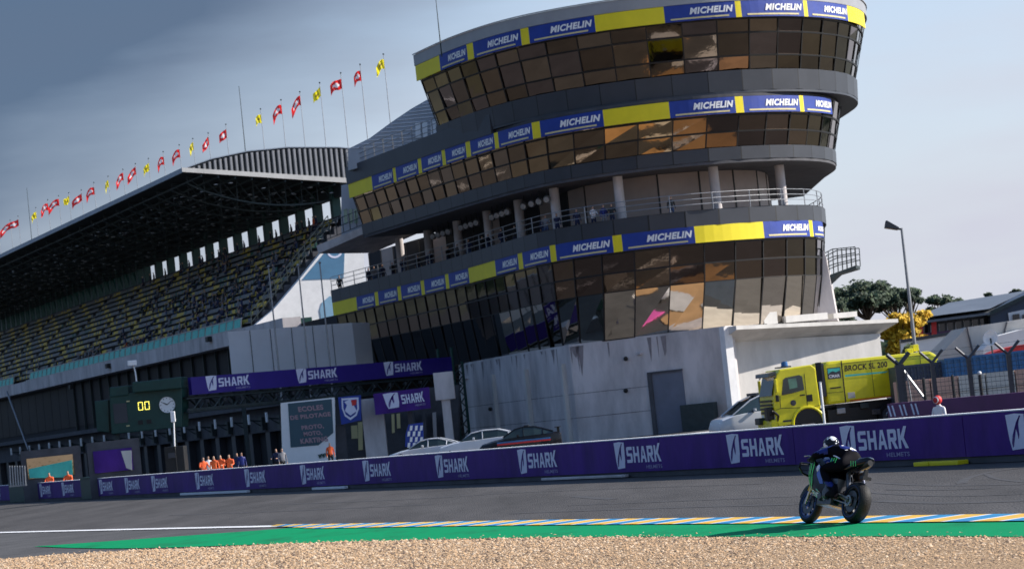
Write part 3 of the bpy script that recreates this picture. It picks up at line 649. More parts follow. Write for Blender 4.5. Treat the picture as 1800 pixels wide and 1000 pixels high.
# small terrace slab and clad stair house on the left end
ter = thing('upper_terrace', 'grey terrace slab with railing at the left end of the tower', 'terrace', (-14, 212, 17))
q = [aty(556, 432, 213), aty(640, 398, 209), aty(646, 408, 209), aty(560, 446, 213)]
MB().prism(q, (4, 6, 0)).build('slab', 'concrete', ter)
mb = MB()
for dy in (0, -14, -28): mb.tube(aty(558, 428+dy, 213), aty(640, 394+dy, 209), .03, n=5)
for i in range(8): mb.tube(aty(558+i*11.6, 428-i*4.9, 213-i*.57), aty(555+i*11.6, 400-i*4.9, 213-i*.57), .035, n=5)
mb.build('railing', 'steel_dark', ter)
q = [aty(600, 326, 214), aty(640, 316, 214), aty(640, 400, 214), aty(600, 420, 214)]
wl = MB().prism(q, (3, 6, 0)).build('wall', 'roof_metal', ter)
for x in (604, 613, 622): MB().prism([aty(x, 368, 213.9), aty(x+6, 367, 213.9), aty(x+7, 392, 213.9), aty(x+1, 393, 213.9)], (0, .08, 0)).build('window', 'glass_green', wl)
# stair landing at the right end
st = thing('stair_landing', 'green metal escape landing with railing on the right side of the tower', 'landing', (24.2, 190, 11))
q = [aty(1445, 488, 188), aty(1505, 466, 188), aty(1505, 472, 188), aty(1472, 482, 188), aty(1440, 512, 188), aty(1434, 505, 188)]
MB().prism(q, (.6, 2.5, 0)).build('platform', 'steel_dark', st)
for dz, (o, nm) in enumerate((((0, 0, 0), 'front'), ((.6, 2.5, 0), 'rear'))):
    mb = MB(); o = Vector(o)
    top = [(1440, 450), (1463, 438), (1503, 434)]; bot = [(1445, 486), (1466, 478), (1504, 466)]
    for k in (0, .33, .66): mb.path([aty(a[0]+(b[0]-a[0])*k, a[1]+(b[1]-a[1])*k, 188)+o for a, b in zip(top, bot)], .035, 5)
    for k in range(9):
        x = 1440+k*7.9; yt = np.interp(x, [1440, 1463, 1503], [450, 438, 434]); ybm = np.interp(x, [1445, 1466, 1504], [486, 478, 466]); mb.tube(aty(x, yt, 188)+o, aty(x+2, ybm, 188)+o, .035, n=5)
    mb.build('railing', 'steel_dark', st)
# ================================================================== CONCRETE BASE WALLS
wb = thing('concrete_wall', 'long grey concrete wall with recessed panels under the tower glass', 'wall', (6, 178, 0))
wp = [p for p in offs(T3, .75) if p.y < 203 and p.x < 12]+[]
pl = [aty(806, 644, 204).xy, aty(905, 622, 189).xy, aty(1000, 608, 179.5).xy, aty(1134, 592, 176.5).xy, aty(1275, 578, 173.5).xy]
wpl = [Vector((p.x, p.y, 0)) for p in pl]; rw = Ring(wpl)
mb = MB(); th_ = 1.2
bk = offs(wpl, th_)
mb.prism([p for p in wpl]+[p for p in reversed(bk)], (0, 0, 6.55)); mb.build('wall', 'concrete', wb)
for x in (820, 875, 933, 998):
    u = rw.x2u(x, 3); MB().hexa([rw.at(u+i*.17, z, o) for z in (0, 5.34) for i, o in ((-1, 0), (1, 0), (1, .28), (-1, .28))]).build('pilaster', 'concrete_pale', wb)
u0, u1 = rw.x2u(1012, 5), rw.x2u(1130, 5)
MB().hexa([rw.at(u, z, o) for z in (5.35, 5.5) for u, o in ((rw.x2u(815, 5), 0), (u1, 0), (u1, .3), (rw.x2u(815, 5), .3))]).build('ledge', 'concrete', wb)
u0, u1 = rw.x2u(1143, 3), rw.x2u(1203, 3)
d_ = MB().hexa([rw.at(u, z, o) for z in (0, 4.0) for u, o in ((u0+.25, 0), (u1-.02, 0), (u1-.02, .05), (u0+.25, .05))]).build('door', mat('shutter_door', (.15, .165, .215), .5, ns=1, na=.12), wb)
fr = MB(); fr.hexa([rw.at(u, z, o) for z in (0, 4.12) for u, o in ((u0-.05, 0), (u0+.25, 0), (u0+.25, .16), (u0-.05, .16))]); fr.hexa([rw.at(u, z, o) for z in (4.0, 4.12) for u, o in ((u0+.25, 0), (u1, 0), (u1, .16), (u0+.25, .16))])
fr.build('frame', 'concrete_dark', d_)
for z in np.arange(.3, 4, .33):
    pass
u0, u1 = rw.x2u(1208, 1), rw.x2u(1266, 1)
MB().hexa([rw.at(u, z, o) for z in (0, 1.75) for u, o in ((u0, .3), (u1, .3), (u1, .9), (u0, .9))]).build('vent_box', 'steel_dark', wb)
for x, z in ((864, 2.9), (1101, 3.1), (1101, 5.2)):
    p = rw.at(rw.x2u(x, z), z, .1); MB().lathe([(0, 0), (.12, 0), (.16, .1), (.1, .22), (0, .24)], p, (0, -1, -.2), 10).build('bulkhead_light', 'black', wb)
# annex at right: pale wall under a thin overhanging slab
an = thing('annex', 'pale concrete annex with a wide overhanging roof slab behind the yellow truck', 'building', (20, 188, 0))
c0 = Vector((13.55, 173.6, 0)); c1 = aty(1590, 560, 181); c1.z = 0; e = (c1-c0).normalized(); nn = Vector((e.y, -e.x, 0))
L_ = (c1-c0).length; z1r = 6.02
MB().add([c0-nn*1.35, c0+e*(L_-1.2)-nn*1.35, c0+e*(L_-1.2)-nn*12, c0-nn*12, c0-nn*1.35+Vector((0, 0, 5.6)), c0+e*(L_-1.2)-nn*1.35+Vector((0, 0, 5.15)), c0+e*(L_-1.2)-nn*12+Vector((0, 0, 5.15)), c0-nn*12+Vector((0, 0, 5.6))], [(3, 2, 1, 0), (4, 5, 6, 7), (0, 1, 5, 4), (1, 2, 6, 5), (2, 3, 7, 6), (3, 0, 4, 7)]).build('wall', 'concrete_pale', an)
A0 = [c0+nn*1.1+Vector((0, 0, 6.22)), c0+nn*1.1+Vector((0, 0, 6.48)), c0-nn*12+Vector((0, 0, 6.48)), c0-nn*12+Vector((0, 0, 5.62)), c0-nn*1.2+Vector((0, 0, 5.52))]
A1 = [c1-nn*.7+Vector((0, 0, z1r-.24)), c1-nn*.7+Vector((0, 0, z1r)), c1-nn*12+Vector((0, 0, z1r)), c1-nn*12+Vector((0, 0, 5.2)), c1-nn*1.9-e*.9+Vector((0, 0, 5.12))]
MB().add(A0+A1, [(0, 1, 2, 3, 4), (9, 8, 7, 6, 5)]+[(i, i+5, (i+1) % 5+5, (i+1) % 5) for i in range(5)]).build('roof', 'concrete_pale', an)
MB().prism([c0+nn*.2-e*.35, c0+nn*.2+e*.25, c0-nn*1.1+e*.25, c0-nn*1.1-e*.35], (0, 0, 6.5)).build('corner_pier', 'plaster', an)
mb = MB()
sr = random.Random(9)
for q_ in range(26):
    u_ = sr.uniform(.5, rw.L-.5); wd_ = sr.uniform(.05, .35); ln_ = sr.uniform(.3, 1.9)*(1.2 if u_ > rw.L*.6 else .7); pts = [rw.at(u_-wd_, 6.4, .012), rw.at(u_+wd_, 6.4, .012), rw.at(u_+wd_*sr.uniform(.3, .8), 6.4-ln_*sr.uniform(.4, .8), .012), rw.at(u_+wd_*sr.uniform(-.2, .3), 6.4-ln_, .012), rw.at(u_-wd_*sr.uniform(.3, .8), 6.4-ln_*sr.uniform(.3, .7), .012)]
    MB().poly(pts).build('drip_stain', 'wall_stain', wb)
for z in (1.6, 3.2):
    MB().prism([wpl[0]+Vector((0, -.012, z)), wpl[1]+Vector((0, -.012, z)), wpl[2]+Vector((0, -.012, z)), wpl[3]+Vector((0, -.012, z)), wpl[3]+Vector((0, -.012, z+.03)), wpl[2]+Vector((0, -.012, z+.03)), wpl[1]+Vector((0, -.012, z+.03)), wpl[0]+Vector((0, -.012, z+.03))], (0, .05, 0)).build('formwork_joint', 'concrete_dark', wb)
for k, (a_, b_, h_) in enumerate(((2, 4.5, .5), (5.2, 6.3, .8), (7, 10.5, .45), (11, 13, .35))):
    MB().prism([c0-nn*3+e*a_+Vector((0, 0, 6.5)), c0-nn*3+e*b_+Vector((0, 0, 6.5)), c0-nn*4+e*b_+Vector((0, 0, 6.5)), c0-nn*4+e*a_+Vector((0, 0, 6.5))], (0, 0, h_)).build('roof_unit', 'concrete_pale', an)
# ================================================================== GRANDSTAND on the pit building
T_A, T_B = 45.0, 215.0
gs = thing('grandstand', 'long covered grandstand with grey and yellow seats and a dark lattice roof', 'grandstand', tu(T_A, 0, 12.8))
NR = 13; UF, UB, ZF, ZB = 0.6, -9.6, 12.95, 22.4
def row(i): k = i/(NR); return UF+(UB-UF)*k, ZF+(ZB-ZF)*k
mb = MB()
prof = []
for i in range(NR):
    u, z = row(i); u2, z2 = row(i+1); prof += [(u, z), (u2, z)]
prof += [(UB, ZB), (UB, 12.3), (UF, 12.3)]
mb.prism([tu(T_A, u, z) for u, z in prof], DD*(T_B-T_A)); mb.build('terracing', 'concrete_dark', gs)
# aisles (light stair strips) every 16 m
aisles = [T_A+7+16.5*i for i in range(10)]
for a in aisles:
    mb = MB()
    for i in range(NR):
        u, z = row(i); u2, z2 = row(i+1); mb.hexa([tu(a+s, uu, zz) for zz in (z+.002, z+.36) for s, uu in ((-.6, (u+u2)/2), (.6, (u+u2)/2), (.6, u2-.0), (-.6, u2-.0))])
    mb.build('aisle_steps', 'black', gs)
def seat_geo(mb, t, i, mi=0):
    u, z = row(i); c = tu(t, u-.34, z)
    X = DD; Y = NN
    def P(a, b, h): return c+X*a+Y*b+Vector((0, 0, h))
    mb.hexa([P(-.21, -.05, .36), P(.21, -.05, .36), P(.21, .32, .38), P(-.21, .32, .38), P(-.21, -.05, .42), P(.21, -.05, .42), P(.21, .32, .44), P(-.21, .32, .44)], mi)
    mb.hexa([P(-.22, -.12, .36), P(.22, -.12, .36), P(.22, -.05, .36), P(-.22, -.05, .36), P(-.22, -.22, .82), P(.22, -.22, .82), P(.22, -.15, .82), P(-.22, -.15, .82)], mi)
slots = []
for i in range(NR):
    t = T_A+.4
    while t < T_B-2:
        if all(abs(t-a) > .85 for a in aisles): slots.append((t, i))
        t += .56
def seat_mat(t, i):
    r = random.random(); blk = (int((t+i*3)/2.3)+i) % 4
    return 1 if (blk == 0 and r < .85) or r < .10 else (2 if r > .93 else 0)
slots.sort(key=lambda s: s[0]); nearset = slots[:100]; rest = slots[100:]
proto = {}
for (t, i) in nearset:
    mi = seat_mat(t, i); mb = MB(); seat_geo(mb, t, i); mb.build('seat', ['seat_grey', 'seat_yellow', 'seat_green'][mi], gs)
mb = MB()
for (t, i) in rest: seat_geo(mb, t, i, seat_mat(t, i))
tag(mb.build('seats', ['seat_grey', 'seat_yellow', 'seat_green'], gs), kind='stuff')
# balustrade of slanted teal glass panels
def balus(t0, t1):
    mb = MB(); t = t0; w_ = .42
    while t+2.3 < t1:
        mb.hexa([tu(t+a, u, z) for z, u in ((13.05, .92), (13.82, .78)) for a, u_ in ((.15, 0), (2.2, 0), (2.2, .05), (.15, .05)) for u in (u+u_,)]); t += 2.45
    o = mb.build('balustrade', 'green_teal', gs)
    f = MB(); f.hexa([tu(a, u, z) for z in (13.84, 13.93) for a, u in ((t0, .7), (t1, .7), (t1, .88), (t0, .88))]); f.hexa([tu(a, u, z) for z in (12.95, 13.04) for a, u in ((t0, .85), (t1, .85), (t1, 1.05), (t0, 1.05))])
    t = t0
    while t < t1:
        f.hexa([tu(t+a, u, z) for z, u0 in ((13.0, .9), (13.9, .76)) for a, u in ((-.06, u0), (.1, u0), (.1, u0+.08), (-.06, u0+.08))]); t += 2.45
    f.build('balustrade_frame', 'stone_white', o)
balus(46, 141); balus(149, 200)
# roof: thin folded deck, curved on top, lattice below
def zr(u): return 27.75+(u-5)*.125          # underside line, falls to the back
tops = [(5.2, 28.0), (2.5, 28.75), (-1, 29.25), (-5, 29.4), (-10, 29.1), (-14, 28.5), (-18, 27.6)]
pr = [(u, z) for u, z in tops]+[(-18, 26.9), (-10, zr(-10)), (5.2, zr(5.2))]
mb = MB().prism([tu(T_A, u, z) for u, z in pr], DD*(T_B+10-T_A)); mb.build('roof', 'roof_dark', gs)
for i in range(len(tops)-1):
    (u, z), (u2, z2) = tops[i], tops[i+1]
mb = MB()
for i in range(len(tops)-1):
    (u, z), (u2, z2) = tops[i], tops[i+1]; mb.hexa([tu(t, uu, zz+dz) for dz in (.01, .1) for t, uu, zz in ((T_A-.1, u, z), (T_B+10, u, z), (T_B+10, u2, z2), (T_A-.1, u2, z2))])
mb.hexa([tu(t, u, z) for z in (27.72, 28.15) for t, u in ((T_A-.1, 5.2), (T_B+10, 5.2), (T_B+10, 5.34), (T_A-.1, 5.34))]); mb.build('roof_skin', 'roof_metal', gs)
# ribbed gable
u = 4.4; tz = lambda u: float(np.interp(u, [-14, -10, -5, -1, 2.5, 5.2], [28.5, 29.1, 29.4, 29.25, 28.75, 28.0]))
while u > -13.8:
    if tz(u-.3)-.12 > zr(u)+.4: MB().hexa([tu(T_A-.0, u, zr(u)+.35), tu(T_A-.14, u-.06, zr(u)+.35), tu(T_A-.14, u-.24, zr(u)+.35), tu(T_A, u-.3, zr(u)+.35), tu(T_A-.0, u, tz(u)-.12), tu(T_A-.14, u-.06, tz(u)-.12), tu(T_A-.14, u-.24, tz(u)-.12), tu(T_A, u-.3, tz(u)-.12)]).build('gable_rib', 'cladding_pale', gs)
    u -= .52
mb = MB().prism([tu(T_A-.18, 5.4, zr(5.4)-.05), tu(T_A-.18, -14, zr(-14)-.1), tu(T_A-.18, -14, zr(-14)+.38), tu(T_A-.18, 5.4, zr(5.4)+.35)], DD*.3); mb.build('gable_beam', 'concrete_pale', gs)
# lattice under the roof
t = T_A+2.7
while t < T_B:
    mb = MB(); A_ = [tu(t, u, zr(u)-.12) for u in np.linspace(4.2, -10, 10)]; B_ = [tu(t, u, zr(u)-.2-1.5*math.sin(math.pi*(4.2-u)/16)**.8-.55) for u in np.linspace(4.2, -10, 10)]
    mb.path(A_, .09, 4); mb.path(B_, .10, 4)
    for i in range(9): mb.tube(A_[i], B_[i+1], .05, n=4); mb.tube(B_[i], A_[i], .05, n=4)
    mb.build('truss', 'steel_dark', gs); t += 5.5
mb = MB()
for u in np.linspace(3.5, -9.4, 9):
    z = zr(u)-.35; mb.hexa([tu(t, uu, zz) for zz in (z, z+.16) for t, uu in ((T_A, u), (T_B, u), (T_B, u+.12), (T_A, u+.12))])
mb.build('purlins', 'steel_dark', gs)
# small pale lamps hanging in the lattice
mb = MB(); t = T_A+1.2; nf = 0
random.seed(3)
while t < T_B:
    for u in np.linspace(2, -9, 8):
        if random.random() < .6:
            c = tu(t+random.uniform(-.4, .4), u+random.uniform(-.3, .3), zr(u)-random.uniform(.5, 1.1)); rz_ = random.uniform(0, 3); nf += 1
            if nf <= 100: MB().box(c, (.34, .34, .09), rz=rz_).build('ceiling_lamp', 'steel_pale', gs, bevel=.015)
            else: mb.box(c, (.34, .34, .09), rz=rz_)
    t += 1.8
tag(mb.build('ceiling_lamps', 'steel_pale', gs), kind='stuff')
# rear columns and lintel
t = T_A+2.7
while t < T_B:
    mb = MB()
    mb.hexa([tu(t+a, u, z) for z in (12.4, 26.2) for a, u in ((-.42, -9.7), (.42, -9.7), (.42, -10.5), (-.42, -10.5))]); mb.build('column', 'green_dark', gs)
    if t > 120: MB().tube(tu(t+.6, -10, 22.3), tu(t+3.5, -10, 25.4), .12, n=5).build('brace', 'green_dark', gs)
    t += 5.5 if t < 118 else 3.4
mb = MB().hexa([tu(t, u, z) for z in (24.6, 26.4) for t, u in ((T_A, -9.9), (T_B, -9.9), (T_B, -10.6), (T_A, -10.6))]); mb.build('rear_beam', 'roof_dark', gs)
mb = MB().hexa([tu(t, u, z) for z in (12.3, 22.75) for t, u in ((T_A, -9.62), (T_B, -9.62), (T_B, -10.9), (T_A, -10.9))]); mb.build('rear_wall', 'concrete_dark', gs)
# end wall with the painted picture
ew = thing('stair_wall', 'white painted end wall of the stand with a blue field above', 'wall', tu(T_A-1, 0, 10))
def onp(x, y, t):  # pixel onto plane t = const
    r = ray(x, y); o = Vector((0, 0, CAMH)); k = ((P0+DD*t)-o).dot(DD)/r.dot(DD); return o+r*k
q = [onp(x, y, T_A-1) for x, y in ((440, 578), (481, 544), (524, 494), (568, 440), (640, 436), (640, 600), (442, 612))]
MB().prism(q, DD*.8).build('wall', 'plaster', ew)
q = [onp(x, y, T_A-1.04) for x, y in ((531, 492), (572, 443), (606, 440), (604, 489))]
bl = MB().prism(q, DD*.04).build('painted_field', 'sky_blue', ew)
q = [onp(588+15*math.cos(a)*k, 438+16*math.sin(a)*k, T_A-1.06) for a, k in [(math.pi*(1-i/8)*.95, 1) for i in range(9)]+[(math.pi*(i/8)*.95, .78) for i in range(9)]]
MB().poly(q).build('arc', 'lavender', bl)
q = [onp(x, y, T_A-1.05) for x, y in ((562, 545), (566, 532), (580, 520), (592, 530), (596, 568), (566, 568))]
MB().prism(q, DD*.03).build('blue_patch', mat('pale_blue', (.22, .40, .55), .6, ns=1, na=.1), ew)
q = [onp(x, y, T_A-1.5) for x, y in ((497, 562), (548, 557), (549, 568), (498, 573))]
MB().prism(q, DD*.3).build('green_panel', 'green_dark', ew)
# dark stair rail along the seats' edge
mb = MB(); a = onp(442, 566, T_A-.6); b = onp(578, 398, T_A-.6)
for dz in (0, .5, 1.0): mb.tube(a+Vector((0, 0, dz)), b+Vector((0, 0, dz)), .05, n=5)
for i in range(14): p = a.lerp(b, i/13); mb.tube(p-Vector((0, 0, .4)), p+Vector((0, 0, 1)), .045, n=5)
mb.build('stair_rail', 'steel_dark', ew)
# ================================================================== PIT BUILDING under the stand
pb_ = thing('pit_building', 'dark pit building with garages and a glazed upper floor under the grandstand', 'building', tu(T_A-8, 0, 0))
MB().hexa([tu(t, u, z) for z in (0, 12.3) for t, u in ((20, -.4), (T_B, -.4), (T_B, -14), (20, -14))]).build('wall', 'inner_dark', pb_)
MB().hexa([tu(t, u, z) for z in (11.55, 12.9) for t, u in ((32, 1.3), (T_B, 1.3), (T_B, -.4), (32, -.4))]).build('fascia', 'concrete', pb_)
MB().hexa([tu(t, u, z) for z in (5.3, 5.75) for t, u in ((18, 1.6), (T_B, 1.6), (T_B, -.4), (18, -.4))]).build('canopy', 'concrete_dark', pb_)
MB().hexa([tu(t, u, z) for z in (3.1, 5.3) for t, u in ((18, .4), (T_B, .4), (T_B, -.4), (18, -.4))]).build('lintel', 'concrete_dark', pb_)
for i, t in enumerate(np.arange(24, 190, 4.4)):
    wn = MB().hexa([tu(t+a, u, z) for z in (6.4, 11.2) for a, u in ((0, -.32), (4.25, -.32), (4.25, -.39), (0, -.39))]).build('window', 'pit_glass', pb_)
    if i < 22: MB().hexa([tu(t+a, u, z) for z in (5.8, 11.5) for a, u in ((4.28, -.1), (4.4, -.1), (4.4, -.39), (4.28, -.39))]).build('frame', 'steel_dark', wn)
for i, t in enumerate(np.arange(20, 190, 5.6)):
    MB().hexa([tu(t+a, u, z) for z in (0, 3.1) for a, u in ((0, .3), (1.3, .3), (1.3, -.38), (0, -.38))]).build('pier', 'cladding', pb_)
    if i < 24:
        ar = MB(); ar.tube(tu(t+.6, .4, 4.1), tu(t+.6, 1.9, 4.3), .07, n=5); ar.tube(tu(t+.6, .4, 3.4), tu(t+.6, 1.6, 4.2), .05, n=5); ar.hexa([tu(t+a, u, z) for z in (3.3, 4.5) for a, u in ((.1, .45), (1.1, .45), (1.1, .9), (.1, .9))]); ar = ar.build('hoist', 'steel_dark', pb_)
        MB().hexa([tu(t+a, u, z) for z in (3.95, 4.85) for a, u in ((.45, 1.9), (.75, 1.9), (.75, 2.05), (.45, 2.05))]).build('number_plate', 'white_sign', ar)
# fascia lamps
for x, y in ((125, 680), (190, 643), (367, 596)):
    r = onp(x, y, 60) ; k = None
    u = 1.5; rr_ = ray(x, y); o = Vector((0, 0, CAMH)); k = ((P0+NN*u)-o).dot(NN)/rr_.dot(NN); p = o+rr_*k
    tag(MB().box(p, (.9, .5, .5), rz=TH+1.57).build('floodlight', 'black', bevel=.06), {125: 'black floodlight under the stand, far left by the slanted rod', 190: 'black floodlight under the green balustrade, above the green clock box', 367: 'black floodlight on the fascia close to the grey panel box'}[x], 'floodlight')
def pl_t(x, y, u):
    rr_ = ray(x, y); o = Vector((0, 0, CAMH)); k = ((P0+NN*u)-o).dot(NN)/rr_.dot(NN); return o+rr_*k
# slanted rod at far left
tag(MB().tube(pl_t(12, 688, 2.5), pl_t(50, 790, 2.5), .12, n=8).build('tie_rod', 'steel_pale'), 'long pale slanted tie rod at the far left of the pit building', 'rod')
# shop windows by the pillars, their reflections painted on as coloured panels
for (x0, x1, y0, y1, c, lb, cat, nm) in ((48, 130, 806, 842, 'glass_green', 'wide pit wall window reflecting orange, with a green reflection painted on, far left', 'window', 'pit_cabin'), (165, 234, 793, 832, 'purple', 'pit wall cabin window with a painted purple and white reflection below the clock box', 'window', 'pit_cabin')):
    Yb = yb((x0+x1)/2)+3.5
    t = thing(nm, lb, 'cabin', aty((x0+x1)/2, y1+30, Yb).to_tuple()[:2]+(0,))
    a, b = aty(x0-8, y1+8, Yb), aty(x1+8, y1, Yb); 
    def PP(x, z, dy=0):
        p = aty(x, (y0+y1)/2, Yb+dy); return Vector((p.x, p.y, z))
    zt = aty(x0, y0, Yb).z; zb_ = aty(x0, y1, Yb).z
    MB().hexa([PP(x, z, dy) for z in (0, zt+.5) for x, dy in ((x0-10, .1), (x1+14, .1), (x1+14, 2), (x0-10, 2))]).build('wall', 'concrete_dark', t)
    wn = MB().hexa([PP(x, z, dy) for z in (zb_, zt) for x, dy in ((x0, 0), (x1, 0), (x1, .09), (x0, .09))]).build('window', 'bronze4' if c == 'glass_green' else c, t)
    if c == 'purple': MB().prism([aty(275/1233*370+130, 640/3.33+600, Yb-.03), aty(x1-3, 791, Yb-.03), aty(x1-2, 826, Yb-.03), aty(222, 822, Yb-.03)], (0, .02, 0)).build('pale_reflection', 'concrete_pale', wn)  # pale reflection painted onto the purple window
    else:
        MB().prism([aty(50, 824, Yb-.03), aty(126, 808, Yb-.03), aty(128, 838, Yb-.03), aty(52, 840, Yb-.03)], (0, .02, 0)).build('green_panel', 'green_teal', wn)  # green reflection painted onto the window as a plate
gl = thing('grille', 'pale vertical slatted grille above the far left dark green pillar', 'grille', aty(30, 870, 150).to_tuple()[:2]+(0,))
for k in range(7):
    MB().tube(aty(19+k*4.4, 853, 150), aty(17+k*4.4, 818, 150), .045, n=5).build('slat', 'steel_pale', gl)
MB().hexa([aty(x, y, Y) for Y in (150, 150.3) for x, y in ((16, 856), (48, 853), (48, 850), (16, 853))]).build('rail', 'steel_pale', gl)
# ================================================================== PIT GANTRY (purple beam), grey box, clock
gz = 7.0
gl_, gr_ = onz(335, 663, gz), onz(793, 627, gz)
ga = thing('pit_gantry', 'beam gantry across the pit entry with a purple sign and dark lattice below', 'gantry', (gr_.x, gr_.y, 0))
e = (gr_-gl_).normalized(); gn = Vector((e.y, -e.x, 0)); Lg = (gr_-gl_).length
G = lambda u, v, o=0: gl_+e*u+gn*o+Vector((0, 0, v))
MB().hexa([G(u, v, o) for v in (-1.17, 0) for u, o in ((0, 0), (Lg, 0), (Lg, -.3), (0, -.3))]).build('sign', 'purple_bright', ga)
for x in (362, 521, 675):
    u = 0
    lo, hi = 0, Lg
    for _ in range(30):
        m_ = (lo+hi)/2
        if proj(G(m_, -.5))[0] < x: lo = m_
        else: hi = m_
    m2 = MB(); shark(m2, lambda a, v: G(lo+a, v-1.0, .01), lambda a, v: G(lo+a, v-1.0, .016), 0, 0, .98, 4.0); m2.build('lettering', ['lavender', 'purple_bright', 'lavender_dim'], ga)
mb = MB()
for o in (0, -1.4):
    for v in (-1.35, -2.15): mb.hexa([G(u, vv, oo) for vv in (v-.09, v+.09) for u, oo in ((-.5, o), (Lg+.8, o), (Lg+.8, o-.15), (-.5, o-.15))])
    k = 14
    for i in range(k): mb.tube(G(Lg*i/k, -2.15, o-.07), G(Lg*(i+.5)/k, -1.35, o-.07), .06, n=5); mb.tube(G(Lg*(i+.5)/k, -1.35, o-.07), G(Lg*(i+1)/k, -2.15, o-.07), .06, n=5)
mb.build('truss', 'steel_dark', ga)
MB().hexa([G(u, v, o) for v in (-2.32, -2.26) for u, o in ((-.5, 0), (Lg+.8, 0), (Lg+.8, -1.6), (-.5, -1.6))]).build('deck', 'steel_dark', ga)
MB().hexa([G(u, v, o) for v in (-1.36, -1.26) for u, o in ((-.5, 0), (Lg+.8, 0), (Lg+.8, -1.6), (-.5, -1.6))]).build('upper_deck', 'black', ga)
for i in range(16):
    u = Lg*(i+.6)/16; MB().lathe([(0, 0), (.16, 0), (.22, .22), (0, .24)], G(u, -1.55, .3), (0, 0, -1), 10).build('lamp', 'black', ga)
# right lattice tower of the gantry
for o in (0, -1.4):
    for u in (Lg+.1, Lg+1.1):
        MB().tube(Vector(G(u, 0, o).to_tuple()[:2]+(0,)), G(u, .7 if u < Lg+1 else -.4, o), .11, n=6).build('post', 'green_dark', ga)
mb = MB()
for i in range(8): mb.tube(Vector(G(Lg+.1, 0, 0).to_tuple()[:2]+(i*.8,)), Vector(G(Lg+1.1, 0, 0).to_tuple()[:2]+(i*.8+.8,)), .05, n=5); mb.tube(Vector(G(Lg+1.1, 0, 0).to_tuple()[:2]+(i*.8,)), Vector(G(Lg+.1, 0, 0).to_tuple()[:2]+(i*.8+.8,)), .04, n=5)
mb.build('bracing', 'steel_dark', ga)
# grey panelled box behind
bz = 10.6; a = onz(400, 583, bz); b = onz(619, 567, bz); c = onz(640, 565.5, bz); c = b+(Vector((c.x, c.y, bz))-b).normalized()*2.5 if False else Vector((b.x+1.15, b.y+3.0, bz))
gb = thing('panel_box', 'large light grey panelled hoarding box standing above the purple gantry beam', 'box', (b.x, b.y, 0))
MB().prism([a, b, c, Vector((a.x+1, a.y+3, bz))], (0, 0, -3.9)).build('body', 'panel_grey', gb)
for k in (.17, .33, .5, .67, .83):
    p = a.lerp(b, k)+Vector((0, -.02, -.02)); MB().prism([p, p+(b-a).normalized()*.05, p+(b-a).normalized()*.05+Vector((0, 0, -3.86)), p+Vector((0, 0, -3.86))], (0, -.03, 0)).build('seam', 'cladding', gb)
for k in (0.02, .5, .97):
    p = a.lerp(b, k)+Vector((.3, 1, 0)); p.z = 0; MB().box(p+Vector((0, .4, 3.4)), (.3, .3, 6.8)).build('leg', 'steel_dark', gb)
for i, (x, yt, lb) in enumerate(((472, 470, 'leftmost of the thin bare poles by the white end wall'), (524, 468, 'middle thin bare pole in front of the white end wall'), (562, 463, 'rightmost thin bare pole in front of the white end wall, beside the balcony'))):
    p = aty(x, yt, 195); b0 = Vector((p.x, p.y, 0)); pt = thing('flagpole', lb, 'pole', b0)
    MB().tube(b0, p, .09, .045, n=8).build('pole', 'steel_pale', pt, smooth=True); MB().sphere(p+Vector((0, 0, .06)), .1, n=8, m=6).build('finial', 'steel_pale', pt)
# green clock box
cb = thing('timing_box', 'dark green timing box with white clock face and yellow zero digits', 'clock', aty(255, 760, 178).to_tuple()[:2]+(0,))
CY = 178
MB().prism([aty(x, y, CY) for x, y in ((192, 695), (320, 668), (320, 750), (198, 762))][::-1] if False else [aty(192, 694, CY), aty(320, 680, CY), aty(320, 750, CY), aty(196, 763, CY)], (.3, 1.2, 0)).build('body', 'green_dark', cb, bevel=.05)
MB().prism([aty(166, 705, CY+.4), aty(190, 702, CY+.4), aty(192, 760, CY+.4), aty(170, 757, CY+.4)], (.2, .9, 0)).build('side_cabinet', 'green_dark', cb, bevel=.05)
MB().prism([aty(232, 672, CY-.5), aty(319, 662, CY-.5), aty(319, 682, CY-.5), aty(233, 690, CY-.5)], (.2, 1.6, 0)).build('hood', 'green_dark', cb, bevel=.06)
MB().prism([aty(192, 681, CY-.1), aty(225, 677, CY-.1), aty(226, 694, CY-.1), aty(193, 698, CY-.1)], (.2, 1.2, 0)).build('lamp_box', 'green_dark', cb, bevel=.05)
cc = aty(294, 711, CY-.02); cf = MB().lathe([(0, .0), (.50, .0), (.53, -.03), (.53, .1), (0, .1)], cc, (0, 1, 0), 28).build('clock_face', 'white_sign', cb)
hd = MB(); cx = cc-Vector((0, .04, 0)); rl = Matrix.Rotation(0, 3, 'Y')
for an_, ln, w_ in ((R_(-58), .36, .035), (R_(52), .40, .025)):
    dvec = Vector((math.sin(an_), 0, math.cos(an_))); s_ = Vector((dvec.z, 0, -dvec.x))*w_; hd.prism([cx-s_, cx+s_, cx+s_*.5+dvec*ln, cx-s_*.5+dvec*ln], (0, -.01, 0))
for i in range(12):
    an_ = R_(30*i); dvec = Vector((math.sin(an_), 0, math.cos(an_))); s_ = Vector((dvec.z, 0, -dvec.x))*.02; hd.prism([cx+dvec*.4-s_, cx+dvec*.4+s_, cx+dvec*.47+s_, cx+dvec*.47-s_], (0, -.008, 0))
hd.build('clock_hands', 'black', cf)
MB().lathe([(.53, -.04), (.58, -.04), (.58, .02), (.53, .02)], cc, (0, 1, 0), 28).build('bezel', 'green_dark', cf)
